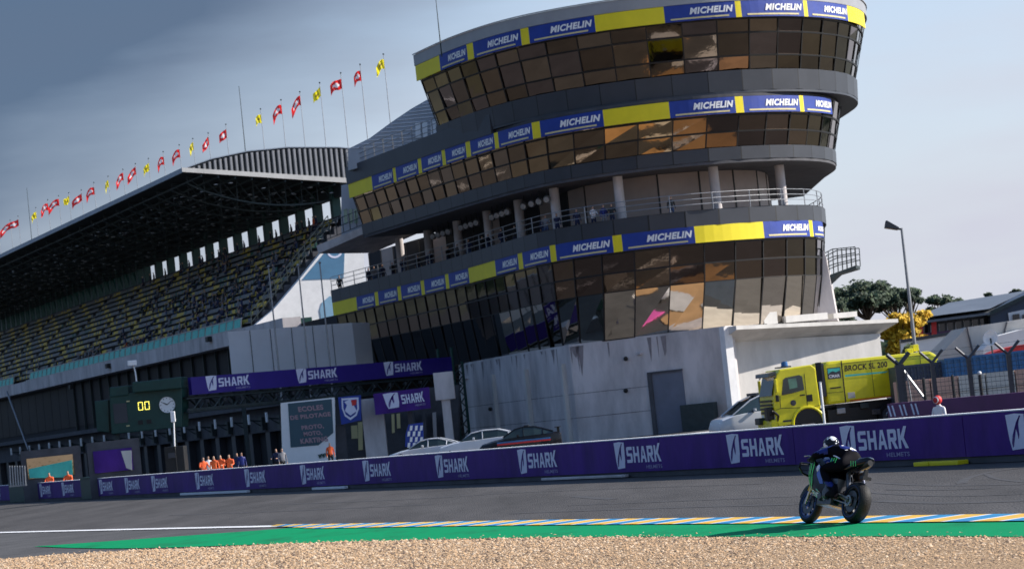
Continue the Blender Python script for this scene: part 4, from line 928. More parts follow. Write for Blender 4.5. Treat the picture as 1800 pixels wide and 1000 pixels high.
for x in (247, 258.5):
    c = aty(x, 713.5-.1*(x-247), CY-.02); d7 = MB(); W_, H_, k = .12, .27, .035
    for (x0, x1, z0, z1) in ((-W_, W_, H_-k, H_), (-W_, W_, -H_, -H_+k), (-W_-k, -W_, .02, H_-.01), (W_, W_+k, .02, H_-.01), (-W_-k, -W_, -H_+.01, -.02), (W_, W_+k, -H_+.01, -.02)):
        d7.box(c+Vector(((x0+x1)/2, 0, (z0+z1)/2)), (x1-x0, .03, z1-z0))
    d7.build('digit', 'digit', cb)
for x in (247, 262):
    c = aty(x, 742-.1*(x-247), CY-.02); MB().box(c, (.32, .03, .28)).build('small_display', 'black', cb)
MB().box(aty(212, 726, CY-.02), (.9, .04, 1.3)).build('left_display', 'cladding', cb)
for x in (225,):
    for y in (705, 748): MB().box(aty(x, y, CY-.02), (.22, .05, .07)).build('marker_lamp', 'cream', cb)
for x in (205, 305): p = aty(x, 755, CY+.6); MB().box((p.x, p.y, 2.6), (.3, .3, 5.2)).build('leg', 'steel_dark', cb)
# camera on a white post above and a second white mast below
cm = thing('camera_mast', 'white security camera on a slim mast on top of the green timing box', 'camera', aty(238, 668, 177.5))
MB().path([aty(240, 670, 177.5), aty(238, 655, 177.5), aty(234, 640, 177.5)], .05, 6).build('pole', 'white_sign', cm); MB().box(aty(232, 638, 177.4), (.6, .35, .35), rz=.3).build('housing', 'white_sign', cm, bevel=.05)
cm = thing('camera_mast', 'white camera mast in front of the timing box with a black crate at its foot', 'mast', aty(307, 780, 150).to_tuple()[:2]+(0,))
MB().tube(aty(307, 784, 150), aty(305, 730, 150), .045, n=6).build('pole', 'white_sign', cm); MB().box(aty(304, 732, 150), (.25, .2, .6)).build('housing', 'white_sign', cm, bevel=.03)
q = [aty(x, y, 150) for x, y in ((288, 786), (322, 783), (326, 826), (292, 830))]; MB().prism(q, (.1, .8, 0)).build('crate', 'black', cm, bevel=.03); MB().box(aty(302, 800, 149.9), (.4, .05, .3)).build('screen', 'cladding', cm)
p = aty(307, 784, 150); MB().tube((p.x, p.y, 0), p, .06, n=6).build('post', 'black', cm)
# ---- things between gantry and wall
def board(name, label, cat, quad, Y, m, th=.1, parent=None, pn='panel'):
    t = parent or thing(name, label, cat, aty(*quad[3], Y).to_tuple()[:2]+(0,)); return t, MB().prism([aty(x, y, Y) for x, y in quad], (.02, th, 0)).build(pn, m, t)
YS = 183
t, pn = board('school_sign', 'tall white and teal driving school poster in French by the garages', 'sign', ((493, 708), (588, 698), (590, 818), (497, 826)), YS, 'white_sign')
MB().prism([aty(x, y, YS-.03) for x, y in ((506, 709), (583, 701), (586, 760), (560, 782), (511, 786))], (0, .02, 0)).build('teal_field', 'teal_print', pn)
lt = MB()
for s_, x0, x1, y in (('ECOLES', 525, 569, 724), ('DE PILOTAGE', 511, 582, 738), ('PROTO,', 531, 570, 757), ('MOTO,', 535, 567, 768), ('KARTING', 529, 577, 780)):
    o_ = aty(x0, y, YS-.06); wx = (aty(x1, y-.1*(x1-x0), YS-.06)-o_); put_text(lt, s_, plane_map(o_, wx, Vector((-.1, 0, 1))), 0, 0, wx.length, .36 if s_ != 'DE PILOTAGE' else .30, .04)
lt.build('lettering', 'pink_print', pn)
lt = MB(); o_ = aty(560, 806, YS-.06); put_text(lt, 'www', plane_map(o_, (1, 0, .1), (-.1, 0, 1)), 0, 0, .75, .3, .04); lt.build('web_lettering', 'green_dark', pn)
t, pn = board('shield_banner', 'hanging dark blue banner with a white shield crest', 'banner', ((594, 698), (634, 694), (635, 738), (600, 746)), YS, 'blue_sign', .04)
SH = [(600, 700), (630, 698), (631, 718), (627, 730), (616, 738), (606, 731), (601, 718)]
MB().prism([aty(x, y, YS-.03) for x, y in SH], (0, .02, 0)).build('crest', 'lavender', pn)
MB().prism([aty(615.5+(x-615.5)*.8, 716+(y-716)*.8, YS-.05) for x, y in SH], (0, .02, 0)).build('crest_field', 'blue_sign', pn)
MB().prism([aty(x, y, YS-.07) for x, y in ((605, 706), (614, 702), (626, 704), (622, 712), (627, 722), (616, 730), (606, 722), (610, 712))], (0, .02, 0)).build('crest_mark', 'lavender', pn)
MB().prism([aty(x, y, YS-.09) for x, y in ((617, 703), (627, 702), (626, 711), (619, 713))], (0, .02, 0)).build('crest_corner', 'red', pn)
t, pn = board('hung_sign', 'purple banner with white word hung below the gantry lattice', 'sign', ((656, 692), (754, 680), (757, 717), (660, 729)), YS, 'purple')
o_ = aty(678, 719, YS-.03); wx = aty(748, 711, YS-.03)-o_; f0 = plane_map(o_, wx, (-.1, 0, 1)); f1 = plane_map(o_, wx, (-.1, 0, 1), .008)
m2 = MB(); shark(m2, f0, f1, 0, .0, 1.05, wx.length/1.05); m2.build('lettering', ['lavender', 'purple', 'lavender_dim'], pn)
for (x0, x1, yt, lb, m) in ((588, 606, 745, 'narrow grey pillar under the shield banner', 'concrete_dark'), (634, 672, 700, 'broad concrete pillar left of the purple hung banner', 'concrete'), (716, 724, 722, 'thin grey column behind the checkered board', 'concrete_dark'), (765, 795, 668, 'concrete column with a wide head at the right end of the gantry', 'concrete')):
    p0, p1 = aty(x0, yt, YS+1.5), aty(x1, yt, YS+1.5); c = (p0+p1)/2; t = thing('pillar', lb, 'pillar', (c.x, c.y, 0)); w_ = (p1-p0).length
    MB().box((c.x, c.y, c.z/2), (w_ if x0 != 765 else w_*.5, .8, c.z)).build('shaft', m, t, bevel=.04)
    if x0 == 765: MB().box((c.x, c.y, c.z-.4), (w_*1.15, 1.1, 1.9)).build('head', m, t, bevel=.04)
    else: MB().box((c.x, c.y, .15), (w_+.16, .96, .3)).build('plinth', 'concrete_dark', t)
# dark back wall of the passage with lit gaps
bw = thing('passage_wall', 'dark recessed wall with slim bright windows behind the pillars', 'wall', (-10, 196, 0))
MB().prism([aty(590, 700, 192), aty(806, 676, 192), aty(806, 800, 192), aty(590, 830, 192)], (.1, 1, 0)).build('wall', 'concrete_dark', bw)
for (x0, x1, y0, y1) in ((617, 628, 748, 770), (629, 637, 742, 790), (688, 693, 728, 760), (697, 703, 727, 752)):
    MB().prism([aty(x0, y0, 191.9), aty(x1, y0-1, 191.9), aty(x1+1, y1, 191.9), aty(x0+1, y1+1, 191.9)], (0, .06, 0)).build('window', 'cream', bw)
for x in (722, 742, 760, 778):
    MB().prism([aty(x, 725, 191), aty(x+6, 724, 191), aty(x+9, 790, 191), aty(x+3, 791, 191)], (0, .5, 0)).build('louvre', 'concrete_dark' if x % 4 else 'concrete', bw)
ck = thing('checkered_board', 'curved board with blue and white checks behind the white coupe', 'board', aty(728, 790, 172).to_tuple()[:2]+(0,))
q = [(712, 785), (713, 762), (718, 746), (743, 742), (745, 782)]
MB().prism([aty(x, y, 172) for x, y in q]+[], (0, .15, 0)).build('panel', 'blue_sign', ck)
mb = MB()
for r_ in range(4):
    for c_ in range(3):
        x = 717+c_*9+(0 if r_ % 2 else 4); y = 748+r_*10; mb.poly([aty(x, y, 171.97), aty(x+4.5, y-.6, 171.97), aty(x+3.5, y+8, 171.97), aty(x-1, y+8.6, 171.97)])
mb.build('checks', 'white_sign', ck)
# ================================================================== FLAGS
def flag_mesh(color, w_, h_, seed, ph=0):
    rnd = random.Random(seed); nx, nz = 14, 8; mb = MB(); amp = rnd.uniform(.12, .25); k = rnd.uniform(4, 7); droop = rnd.uniform(.5, 1.2); fl = rnd.uniform(.45, .78)
    def P(i, j):
        u = i/nx; v = j/nz; x = -u*w_*fl; z = -v*h_-u*u*h_*droop+(.12*math.sin(k*u+ph)*h_); y = amp*math.sin(k*u*1.3+v*2+ph)*u**.5*1.4
        return Vector((x, y, z))
    vs = [P(i, j) for j in range(nz+1) for i in range(nx+1)]; fs = []; ms = []
    for j in range(nz):
        for i in range(nx):
            a = j*(nx+1)+i; fs.append((a, a+1, a+nx+2, a+nx+1))
            inm = color == 'red' and ((2 <= j <= 5 and 3 <= i <= 10) and ((j in (3, 4)) or i in (5, 6, 7)))
            iny = color == 'yellow' and (3 <= j <= 4 and 4 <= i <= 9)
            ms.append(1 if (inm or iny) else 0)
    mb.v = [tuple(v) for v in vs]; mb.f = fs; mb.m = ms; return mb
fx = [(-3, 396, 'y'), (18, 388, 'r'), (32, 381, 'r'), (63, 366, 'y'), (84, 352, 'r'), (103, 345, 'r'), (121, 340, 'y'), (143, 335, 'r'), (165, 322, 'r'), (190, 311, 'y'), (216, 299, 'r'), (238, 289, 'r'), (261, 280, 'y'), (287, 268, 'r'), (315, 256, 'r'), (339, 245, 'y'), (366, 235, 'r'), (397, 220, 'r'), (458, 193, 'y'), (494, 177, 'r'), (527, 163, 'r'), (562, 147, 'y'), (599, 130, 'r'), (633, 115, 'r'), (674, 97, 'y')]
nred = nyel = 0
for i, (x, y, c) in enumerate(fx):
    p = pl_t(x, y, -16.6); tt = (p-P0).dot(DD)
    if tt < T_A+1:      # beyond the end of the stand roof the masts rise from the tower's terrace side
        base = Vector((p.x, p.y, 27.8)); 
    else: base = Vector((p.x, p.y, 27.8))
    redf = c == 'r'
    if x < 45: lb = {True: 'red and white flag among the three at the far left edge of the stand roof', False: 'yellow flag cut by the far left edge of the photo'}[redf]
    elif x > 450: lb = {458: 'yellow flag right after the gap, with the tall bare rod left of it', 494: 'small dark red flag between yellow and red flags over the ribbed gable', 527: 'red and white flag, left of the yellow one above the ribbed gable', 562: 'yellow flag above the right part of the ribbed gable', 599: 'bright red and white flag, left of the two last flags before the tower', 633: 'red flag, last but one before the top tier of the tower', 674: 'yellow flag closest to the top tier of the tower, highest of the row'}[x]
    elif x == 397: lb = 'large red and white flag, nearest to the peak where the ribbed gable starts'
    else: lb = 'red and white flag in the row on the stand roof edge' if redf else 'yellow flag in the row on the stand roof edge'
    t = thing('flagpole', lb, 'flag', base, 0, 'flags along the stand roof')
    MB().tube(base, p, .05, .03, n=6).build('pole', 'steel_pale', t); MB().sphere(p+Vector((0, 0, .07)), .09, n=8, m=6).build('finial', 'steel_dark', t)
    s_ = (p-Vector((0, CAMH, 0))).length/225
    fm = flag_mesh('red' if redf else 'yellow', 1.25*1.05*s_ if redf else 1.1, 1.0 if redf else .95, 100+i, i*1.3)
    fm.v = [tuple(Vector(v)+p-Vector((0, 0, .45))) for v in fm.v]
    fm.build('flag', ['flag_red', 'flag_white'] if redf else ['flag_yellow', 'flag_mark'], t, smooth=True)
for x, y0, y1, lb in ((420, 152, 275, 'tall bare lightning rod between the flags above the roof peak'), (47, 330, 400, 'tall bare rod between the flags near the left edge')):
    a, b = pl_t(x, y0, -9), None; b = Vector((a.x, a.y, 29.1)); tag(MB().tube(b, a, .06, .03, n=6).build('lightning_rod', 'steel_dark'), lb, 'rod')
# ================================================================== PEOPLE
def person_mesh(name, cols, pose='stand'):
    """one continuous skinned body; cols = (top, legs, hair, skin, shoes)"""
    b = 0.0
    if pose == 'sit':
        hip, kn, an_, toe = .47, (.44, .50), (.46, .09), (.60, .03)
        V_ = [(0, 0, .55), (0, 0, .78), (.0, 0, 1.0), (0, 0, 1.13), (.02, 0, 1.2), (.03, 0, 1.33)]
        dz = -.33
    V_ = [(0, 0, .93), (0, 0, 1.12), (0, 0, 1.36), (.0, 0, 1.47), (.015, 0, 1.56), (.02, 0, 1.66), (.015, 0, 1.73)]
    R__ = [(.13, .16), (.11, .14), (.12, .17), (.06, .07), (.055, .06), (.085, .08), (.06, .06)]
    E_ = [(0, 1), (1, 2), (2, 3), (3, 4), (4, 5), (5, 6)]
    def chain(start, pts, rs):
        prev = start
        for p, r in zip(pts, rs): V_.append(p); R__.append(r); E_.append((prev, len(V_)-1)); prev = len(V_)-1
        return prev
    for s in (-1, 1):
        if pose == 'stand': lg = [(0, .10*s, .86), (.02, .11*s, .48), (-.02, .11*s, .10), (.10, .125*s, .04)]; 
        elif pose == 'lean': lg = [(0, .10*s, .86), (.06*s, .11*s, .48), (-.05+.05*s, .12*s, .10), (.08+.05*s, .13*s, .04)]
        elif pose == 'sit': lg = [(.03, .10*s, .9), (.44, .13*s, .90), (.46, .13*s, .48), (.58, .14*s, .43)]
        chain(0, lg, [(.088, .088), (.06, .062), (.042, .045), (.035, .045)])
        if pose == 'stand': ar = [(.0, .19*s, 1.40), (-.03, .25*s, 1.13), (.07, .25*s, .90), (.1, .25*s, .82)]
        elif pose == 'lean': ar = [(.0, .19*s, 1.40), (.12, .27*s, 1.18), (.36, .20*s, 1.12), (.44, .18*s, 1.13)]
        else: ar = [(.0, .19*s, 1.40), (.05, .25*s, 1.13), (.28, .16*s, 1.02), (.36, .14*s, 1.0)]
        h = chain(2, ar, [(.058, .058), (.042, .042), (.032, .032), (.034, .022)])
        # five fingers
        hx, hy, hz = V_[h]; d = Vector(V_[h])-Vector(V_[h-1]); d.normalize(); sd_ = Vector((0, 1, 0)) if pose != 'stand' else Vector((1, 0, 0))
        for k, (o_, ln) in enumerate(((-.03, .07), (-.01, .085), (.01, .08), (.028, .065))):
            q = Vector(V_[h])+sd_*o_+d*ln; q2 = q+d*.02+Vector((-.0, -.012*s, -.004)); V_.append(tuple(q)); R__.append((.010, .010)); E_.append((h, len(V_)-1))
        q = Vector(V_[h])-sd_*.045+d*.02; V_.append(tuple(q)); R__.append((.012, .012)); E_.append((h, len(V_)-1))
    V_.append((.11, 0, 1.645)); R__.append((.018, .016)); E_.append((5, len(V_)-1))   # nose
    if pose == 'sit': V_ = [(x, y, z-.43) for x, y, z in V_]
    def fm(c):
        x, y, z = c.x, c.y, c.z+(.43 if pose == 'sit' else 0)
        if z > 1.52: return 2 if (z > 1.695 or x < -.015) else 3
        if pose == 'sit': return 3 if (x > .31 and z > .95) else (1 if z < 1.0 and (x > .08 or z < .92) else 0)
        if pose == 'lean': 
            if x > .37 and z > 1: return 3
            return 0 if z > .93 else (4 if z < .09 else 1)
        if abs(y) > .2 and z < .89: return 3
        return 0 if z > .95 or abs(y) > .2 else (4 if z < .09 else 1)
    me = skinned(name, V_, E_, R__, [cols[0], cols[1], cols[2], cols[3], 'black'], fm, sub=1)
    return me
PM = {}
def person(loc, rz, cols, pose, label, group=None, extra=None):
    key = (cols, pose)
    if key not in PM: PM[key] = person_mesh('body', (*cols, 'hair', 'skin') if len(cols) == 2 else cols, pose)
    t = thing('person', label, 'person', loc, rz, group); link_mesh('body', PM[key], t)
    if extra == 'helmet':
        MB().sphere((.02, 0, 1.68 if pose != 'sit' else 1.23), .135, (1.08, .95, 1.05), 14, 10).build('helmet', 'red', t, smooth=True, local=True)
        MB().lathe([(.10, .0), (.11, .03), (.09, .05)], (.10, 0, 1.66 if pose != 'sit' else 1.23), (1, 0, 0), 12).build('visor', 'white_cloth', t, local=True)
    return t
FACE = -math.pi/2   # facing the camera
BAL = [(592, 'stand', ('black', 'black'), 'dark silhouetted person standing alone at the left end of the tower balcony', .25, 0),
 (648, 'lean', ('grey_cloth', 'denim'), None, .5, 1), (655, 'stand', ('navy', 'denim'), None, .9, 1), (662, 'lean', ('navy', 'grey_cloth'), None, .5, 1),
 (735, 'stand', ('navy', 'navy'), None, .9, 1), (782, 'stand', ('grey_cloth', 'navy'), None, 1, 1), (840, 'lean', ('navy', 'denim'), None, .8, 1), (932, 'stand', ('navy', 'denim'), None, 1.0, 2), (948, 'lean', ('grey_cloth', 'denim'), None, .5, 2), (962, 'stand', ('navy', 'navy'), None, .8, 2),
 (1004, 'stand', ('navy', 'navy'), 'dark clothed person just right of the balcony column with the last spotlights', .6, 0), (1036, 'lean', ('white_cloth', 'navy'), 'person with a pale top leaning on the balcony rail left of the blue one', .5, 0), (1055, 'stand', ('suit_blue', 'grey_cloth'), 'person in blue top and pale trousers on the balcony left of the broad column', .5, 0), (1068, 'lean', ('black', 'navy'), 'person in black beside the one in blue on the balcony', .7, 0),
 (1181, 'stand', ('black', 'denim'), 'person in black top and jeans alone on the right part of the balcony', .7, 0)]
for k_, x_ in enumerate((640, 672, 681, 700, 716, 728, 748, 768, 792, 815, 828, 852, 872, 884)): BAL.append((x_, ('stand', 'lean')[k_ % 2], (('navy', 'denim'), ('black', 'navy'), ('grey_cloth', 'denim'))[k_ % 3], None, .4+.5*(k_ % 3), 1))
rb = Ring(offs(T3, .0))
for x, pose, cols, lb, o, g in BAL:
    u = rb.x2u(x, 14.8); p = rb.at(u, 13.76, -o)
    person(p, FACE+random.uniform(-.5, .5) + (.5 if x < 900 else 0), cols, pose, lb or ('spectator in dark clothes among the group on the left of the balcony' if g == 1 else 'spectator in the group of three under the balcony spotlights'), 'spectators on the tower balcony')
# spectators in the stand
random.seed(11)
COLS = [('navy', 'navy'), ('black', 'denim'), ('grey_cloth', 'navy'), ('black', 'black')]
used = set(); cnt = 0
front = [(random.uniform(50, 140), random.choice([0, 0, 1])) for _ in range(60)]; back = [(random.uniform(48, 120), 12) for _ in range(30)]; mid = [(random.gauss(70, 22), random.choice([3, 4, 5, 6, 8, 9, 10])) for _ in range(80)]
front += [(c_+random.gauss(0, 1.6), random.choice([0, 1, 2])) for c_ in (52, 58, 75, 88, 112) for _ in range(7)]
mid += [(c_+random.gauss(0, 1.8), max(3, min(11, int(random.gauss(r_, 1.2))))) for c_, r_ in ((50, 6), (57, 9), (64, 5), (80, 10), (90, 7), (105, 10)) for _ in range(7)]
for t0, i in front+back+mid:
    if t0 < 47: t0 = 94-t0
    key = (int(t0/.6), i)
    if key in used: continue
    used.add(key); u, z = row(i); stand_ = i == 12 or random.random() < .35
    if stand_: person(tu(t0, u-.3, z) if i < 12 else tu(t0, u-.45, z+.02), math.atan2(NN.y, NN.x), random.choice(COLS), 'stand', 'dark clad spectator standing in the rows of the grandstand', 'spectators in the grandstand')
    else: person(tu(t0, u-.38, z), math.atan2(NN.y, NN.x), random.choice(COLS), 'sit', 'dark clad spectator sitting in the rows of the grandstand', 'spectators in the grandstand')
for t0, i, c, lb in ((95, 1, ('orange', 'navy'), 'spectator in an orange jacket in the lower rows of the grandstand'), (68, 2, ('suit_blue', 'navy'), 'spectator in a bright blue top low in the grandstand'), (52, 12, ('orange', 'navy'), 'spectator in orange standing high up at the right end of the stand')):
    u, z = row(i); person(tu(t0, u-.36, z), math.atan2(NN.y, NN.x), c, 'sit' if i < 12 else 'stand', lb)
# marshals behind the barrier
for x, Y, pose, cols, lb in ((357, 150, 'lean', ('orange', 'navy'), 'marshal in orange overalls, leftmost of the group behind the barrier'), (376, 153, 'stand', ('orange', 'orange'), 'marshal in orange standing behind the barrier, second from the left'), (388, 155, 'lean', ('orange', 'navy'), 'marshal in orange leaning, middle of the group behind the barrier'), (403, 151, 'lean', ('orange', 'navy'), 'marshal in orange, rightmost of the group behind the barrier'),
   (366, 160, 'stand', ('white_cloth', 'navy'), 'person in a white shirt behind the leftmost orange marshals'), (417, 165, 'stand', ('navy', 'navy'), 'person in dark blue standing right of the orange marshals'), (425, 163, 'stand', ('suit_blue', 'navy'), 'person with a blue top just right of the orange marshals'), (487, 165, 'lean', ('navy', 'black'), 'person in dark clothes by the left edge of the driving school sign'), (497, 162, 'stand', ('grey_cloth', 'black'), 'person with grey top at the left foot of the driving school sign'), (582, 172, 'stand', ('orange', 'black'), 'marshal in orange red standing in front of the right edge of the driving school sign')):
    z = aty(x, 810, Y); person((z.x, z.y, 0), FACE+random.uniform(-.5, .5), cols, pose, lb, 'people behind the barrier')
for x in (86, 119):
    z = aty(x, 832, yb(x)+2.3); person((z.x, z.y, 0), FACE, ('orange', 'navy'), 'lean', 'marshal in orange seen at the far left cabin window', 'marshals by the far left cabin')
z = aty(1650, 713, 82); person((z.x, z.y, .1), 3.9, ('white_cloth', 'red'), 'sit', 'crouching person in red and white with a red helmet behind the right barrier', None, 'helmet')
# ================================================================== VEHICLES
def wheel(mb_t, mb_r, c, r, w_, ax=(0, 1, 0)):
    c = Vector(c); a = Vector(ax)
    mb_t.lathe([(r*.62, -w_/2), (r*.93, -w_/2), (r, -w_*.36), (r, w_*.36), (r*.93, w_/2), (r*.62, w_/2)], c, a, 24)
    mb_r.lathe([(0, -w_*.30), (r*.2, -w_*.34), (r*.25, -w_*.2), (r*.6, -w_*.30), (r*.63, -w_*.46), (r*.63, w_*.46), (r*.6, w_*.30), (r*.25, w_*.2), (r*.2, w_*.34), (0, w_*.30)], c, a, 20)
def add_wheels(t, spots, r, w_):
    for c in spots:
        a = MB(); b = MB(); wheel(a, b, c, r, w_); o = a.build('wheel', 'tyre', t, smooth=True, local=True); b.build('rim', 'chrome', o, smooth=True, local=True)
def car(loc, rz, label, body, L_=4.6, W_=1.84, prof=None, gh=None, cat='car', name='parked_car', stripe=False, extras=None, group=None):
    """lofted shell: prof = [(x, z_low, z_belt, halfwidth)], gh = greenhouse [(x, z_top, halfwidth_top)]"""
    t = thing(name, label, cat, loc, rz, group)
    xs = [p[0] for p in prof]; mb = MB(); ringsv = []
    for x, z0, zb, hw in prof:
        ringsv.append([(x, -hw*.94, z0), (x, -hw, z0+.18), (x, -hw*1.0, (z0+zb)/2+.05), (x, -hw*.955, zb-.04), (x, -hw*.82, zb+.015), (x, 0, zb+.05), (x, hw*.82, zb+.015), (x, hw*.955, zb-.04), (x, hw, (z0+zb)/2+.05), (x, hw, z0+.18), (x, hw*.94, z0)])
    n = 11; vs = [v for r in ringsv for v in r]; fs = []
    for i in range(len(prof)-1):
        for j in range(n): a = i*n+j; b = i*n+(j+1) % n; fs.append((a, b, b+n, a+n))
    fs.append(tuple(range(n))); fs.append(tuple(range((len(prof)-1)*n, len(prof)*n))[::-1]); mb.add(vs, fs)
    bo = mb.build('body', body, t, smooth=True, local=True)
    # roof and pillars (body colour) with glass set in
    def zb_at(x): return float(np.interp(-x, [-p[0] for p in prof], [p[2] for p in prof]))
    def hw_at(x): return float(np.interp(-x, [-p[0] for p in prof], [p[3] for p in prof]))
    g = gh; low = [(x, hw_at(x)*.90, zb_at(x)+.0) for x, z, h in g]; top = [(x, h, z) for x, z, h in g]
    mg = MB(); rf = MB()
    k = len(g)
    for s in (-1, 1):
        for i in range(k-1):
            mg.poly([(low[i][0], s*low[i][1], low[i][2]), (low[i+1][0], s*low[i+1][1], low[i+1][2]), (top[i+1][0], s*top[i+1][1], top[i+1][2]), (top[i][0], s*top[i][1], top[i][2])])
    for i in range(k-1):
        steep = abs(top[i][2]-top[i+1][2]) > .25*abs(top[i][0]-top[i+1][0])
        a, b = top[i], top[i+1]; mid = .03
        q = [(a[0], -a[1], a[2]), (b[0], -b[1], b[2]), (b[0], 0, b[2]+mid), (a[0], 0, a[2]+mid)], [(a[0], 0, a[2]+mid), (b[0], 0, b[2]+mid), (b[0], b[1], b[2]), (a[0], a[1], a[2])]
        for f_ in q: (mg if steep else rf).poly(f_)
    mg.build('glass', 'glass', t, smooth=False, local=True); rf.build('roof', body, t, smooth=True, local=True)
    pl_ = MB()
    for s in (-1, 1):
        pts = [(x, s*(h+.005), z+.005) for x, h, z in top]; pl_.path(pts, .035, 5)
        for i in (2, len(g)-2) if len(g) > 4 else (1,): pl_.tube((low[i][0], s*low[i][1], low[i][2]), (top[i][0], s*top[i][1], top[i][2]), .03, n=5)
    pl_.build('pillar_trim', body, t, local=True)
    xf, xr = prof[0][0], prof[-1][0]; r = .34
    add_wheels(t, [(xf-.85, s*(W_/2-.12), r) for s in (-1, 1)]+[(xr+.95, s*(W_/2-.12), r) for s in (-1, 1)], r, .24)
    for s in (-1, 1):
        MB().sphere((xf-.16, s*(W_/2-.30), prof[1][2]-.16), .14, (.8, 1.3, .6), 10, 8).build('headlight', 'white_sign', t, smooth=True, local=True)
        m_ = MB(); m_.box((g[1][0]-.15, s*(W_/2+.06), zb_at(g[1][0])+.08), (.12, .22, .14)); m_.build('mirror', body, t, local=True, bevel=.03)
    if stripe:
        for k_, (c_, z_) in enumerate((('container_blue', .78), ('red', .68))):
            for s in (-1, 1): MB().hexa([(x, s*(W_/2*1.0+o), z) for z in (z_-.04, z_+.05) for x, o in ((1.3, .0), (-1.7, .0), (-1.7, .015), (1.3, .015))]).build('stripe', c_, t, local=True)
    if extras: extras(t)
    return t
coupe = [(2.3, .38, .52, .72), (2.15, .22, .66, .84), (1.5, .2, .80, .91), (.8, .2, .90, .92), (0, .2, .93, .92), (-.9, .2, .95, .92), (-1.7, .22, .98, .90), (-2.15, .3, .96, .84), (-2.3, .42, .86, .74)]
cgh = [(.95, .91, .70), (.25, 1.30, .58), (-.2, 1.38, .56), (-.8, 1.36, .55), (-1.3, 1.20, .56), (-1.85, .99, .66)]
suv = [(2.3, .4, .62, .74), (2.15, .25, .84, .86), (1.5, .25, .98, .93), (.8, .25, 1.06, .94), (0, .25, 1.08, .94), (-1.2, .25, 1.12, .94), (-2.0, .28, 1.12, .9), (-2.3, .42, 1.0, .8)]
sgh = [(1.0, 1.05, .74), (.35, 1.52, .62), (-.3, 1.62, .60), (-1.2, 1.6, .58), (-1.8, 1.42, .6), (-2.1, 1.12, .74)]
def carpos(x, Y):
    p = aty(x, 780, Y); return (p.x, p.y, 0)
car(carpos(750, 157), R_(172), 'white coupe parked behind the barrier next to the checkered board', 'car_white', prof=coupe, gh=cgh)
car(carpos(842, 154), R_(176), 'white estate car half hidden by the dark striped car', 'car_white', prof=suv, gh=[(a, b-.06, c) for a, b, c in sgh])
def sc_ex(t):
    MB().box((-.4, 0, 1.56), (.3, 1.0, .12)).build('light_bar', 'black', t, local=True, bevel=.04)
    w_ = MB(); w_.box((-2.15, 0, 1.34), (.35, 1.5, .04)); w_.box((-2.15, -.55, 1.15), (.12, .04, .4)); w_.box((-2.15, .55, 1.15), (.12, .04, .4)); w_.build('rear_wing', 'black', t, local=True)
car(carpos(916, 150), R_(178), 'black safety car with red and blue stripes, roof light and rear wing', 'car_black', prof=[(a, b, c+.08, d) for a, b, c, d in coupe], gh=[(a, b+.14, c) for a, b, c in cgh], stripe=True, extras=sc_ex)
van = [(2.45, .4, .72, .78), (2.3, .25, .98, .9), (1.75, .25, 1.14, .96), (1.2, .25, 1.2, .97), (0, .25, 1.24, .97), (-1.5, .25, 1.26, .97), (-2.4, .3, 1.26, .95)]
vgh = [(1.75, 1.15, .8), (.85, 1.74, .76), (.3, 1.93, .74), (-.5, 1.97, .74), (-1.6, 1.97, .74), (-2.35, 1.9, .74)]
p = aty(1318, 740, 127)
def van_ex(t): MB().box((.2, 0, 2.02), (.5, 1.2, .14)).build('roof_bar', 'cladding', t, local=True, bevel=.03)
v_ = car((p.x+.6, p.y, 0), R_(196), 'white van parked in front of the yellow truck', 'car_white', prof=van, gh=vgh, cat='van', name='white_van', extras=van_ex)
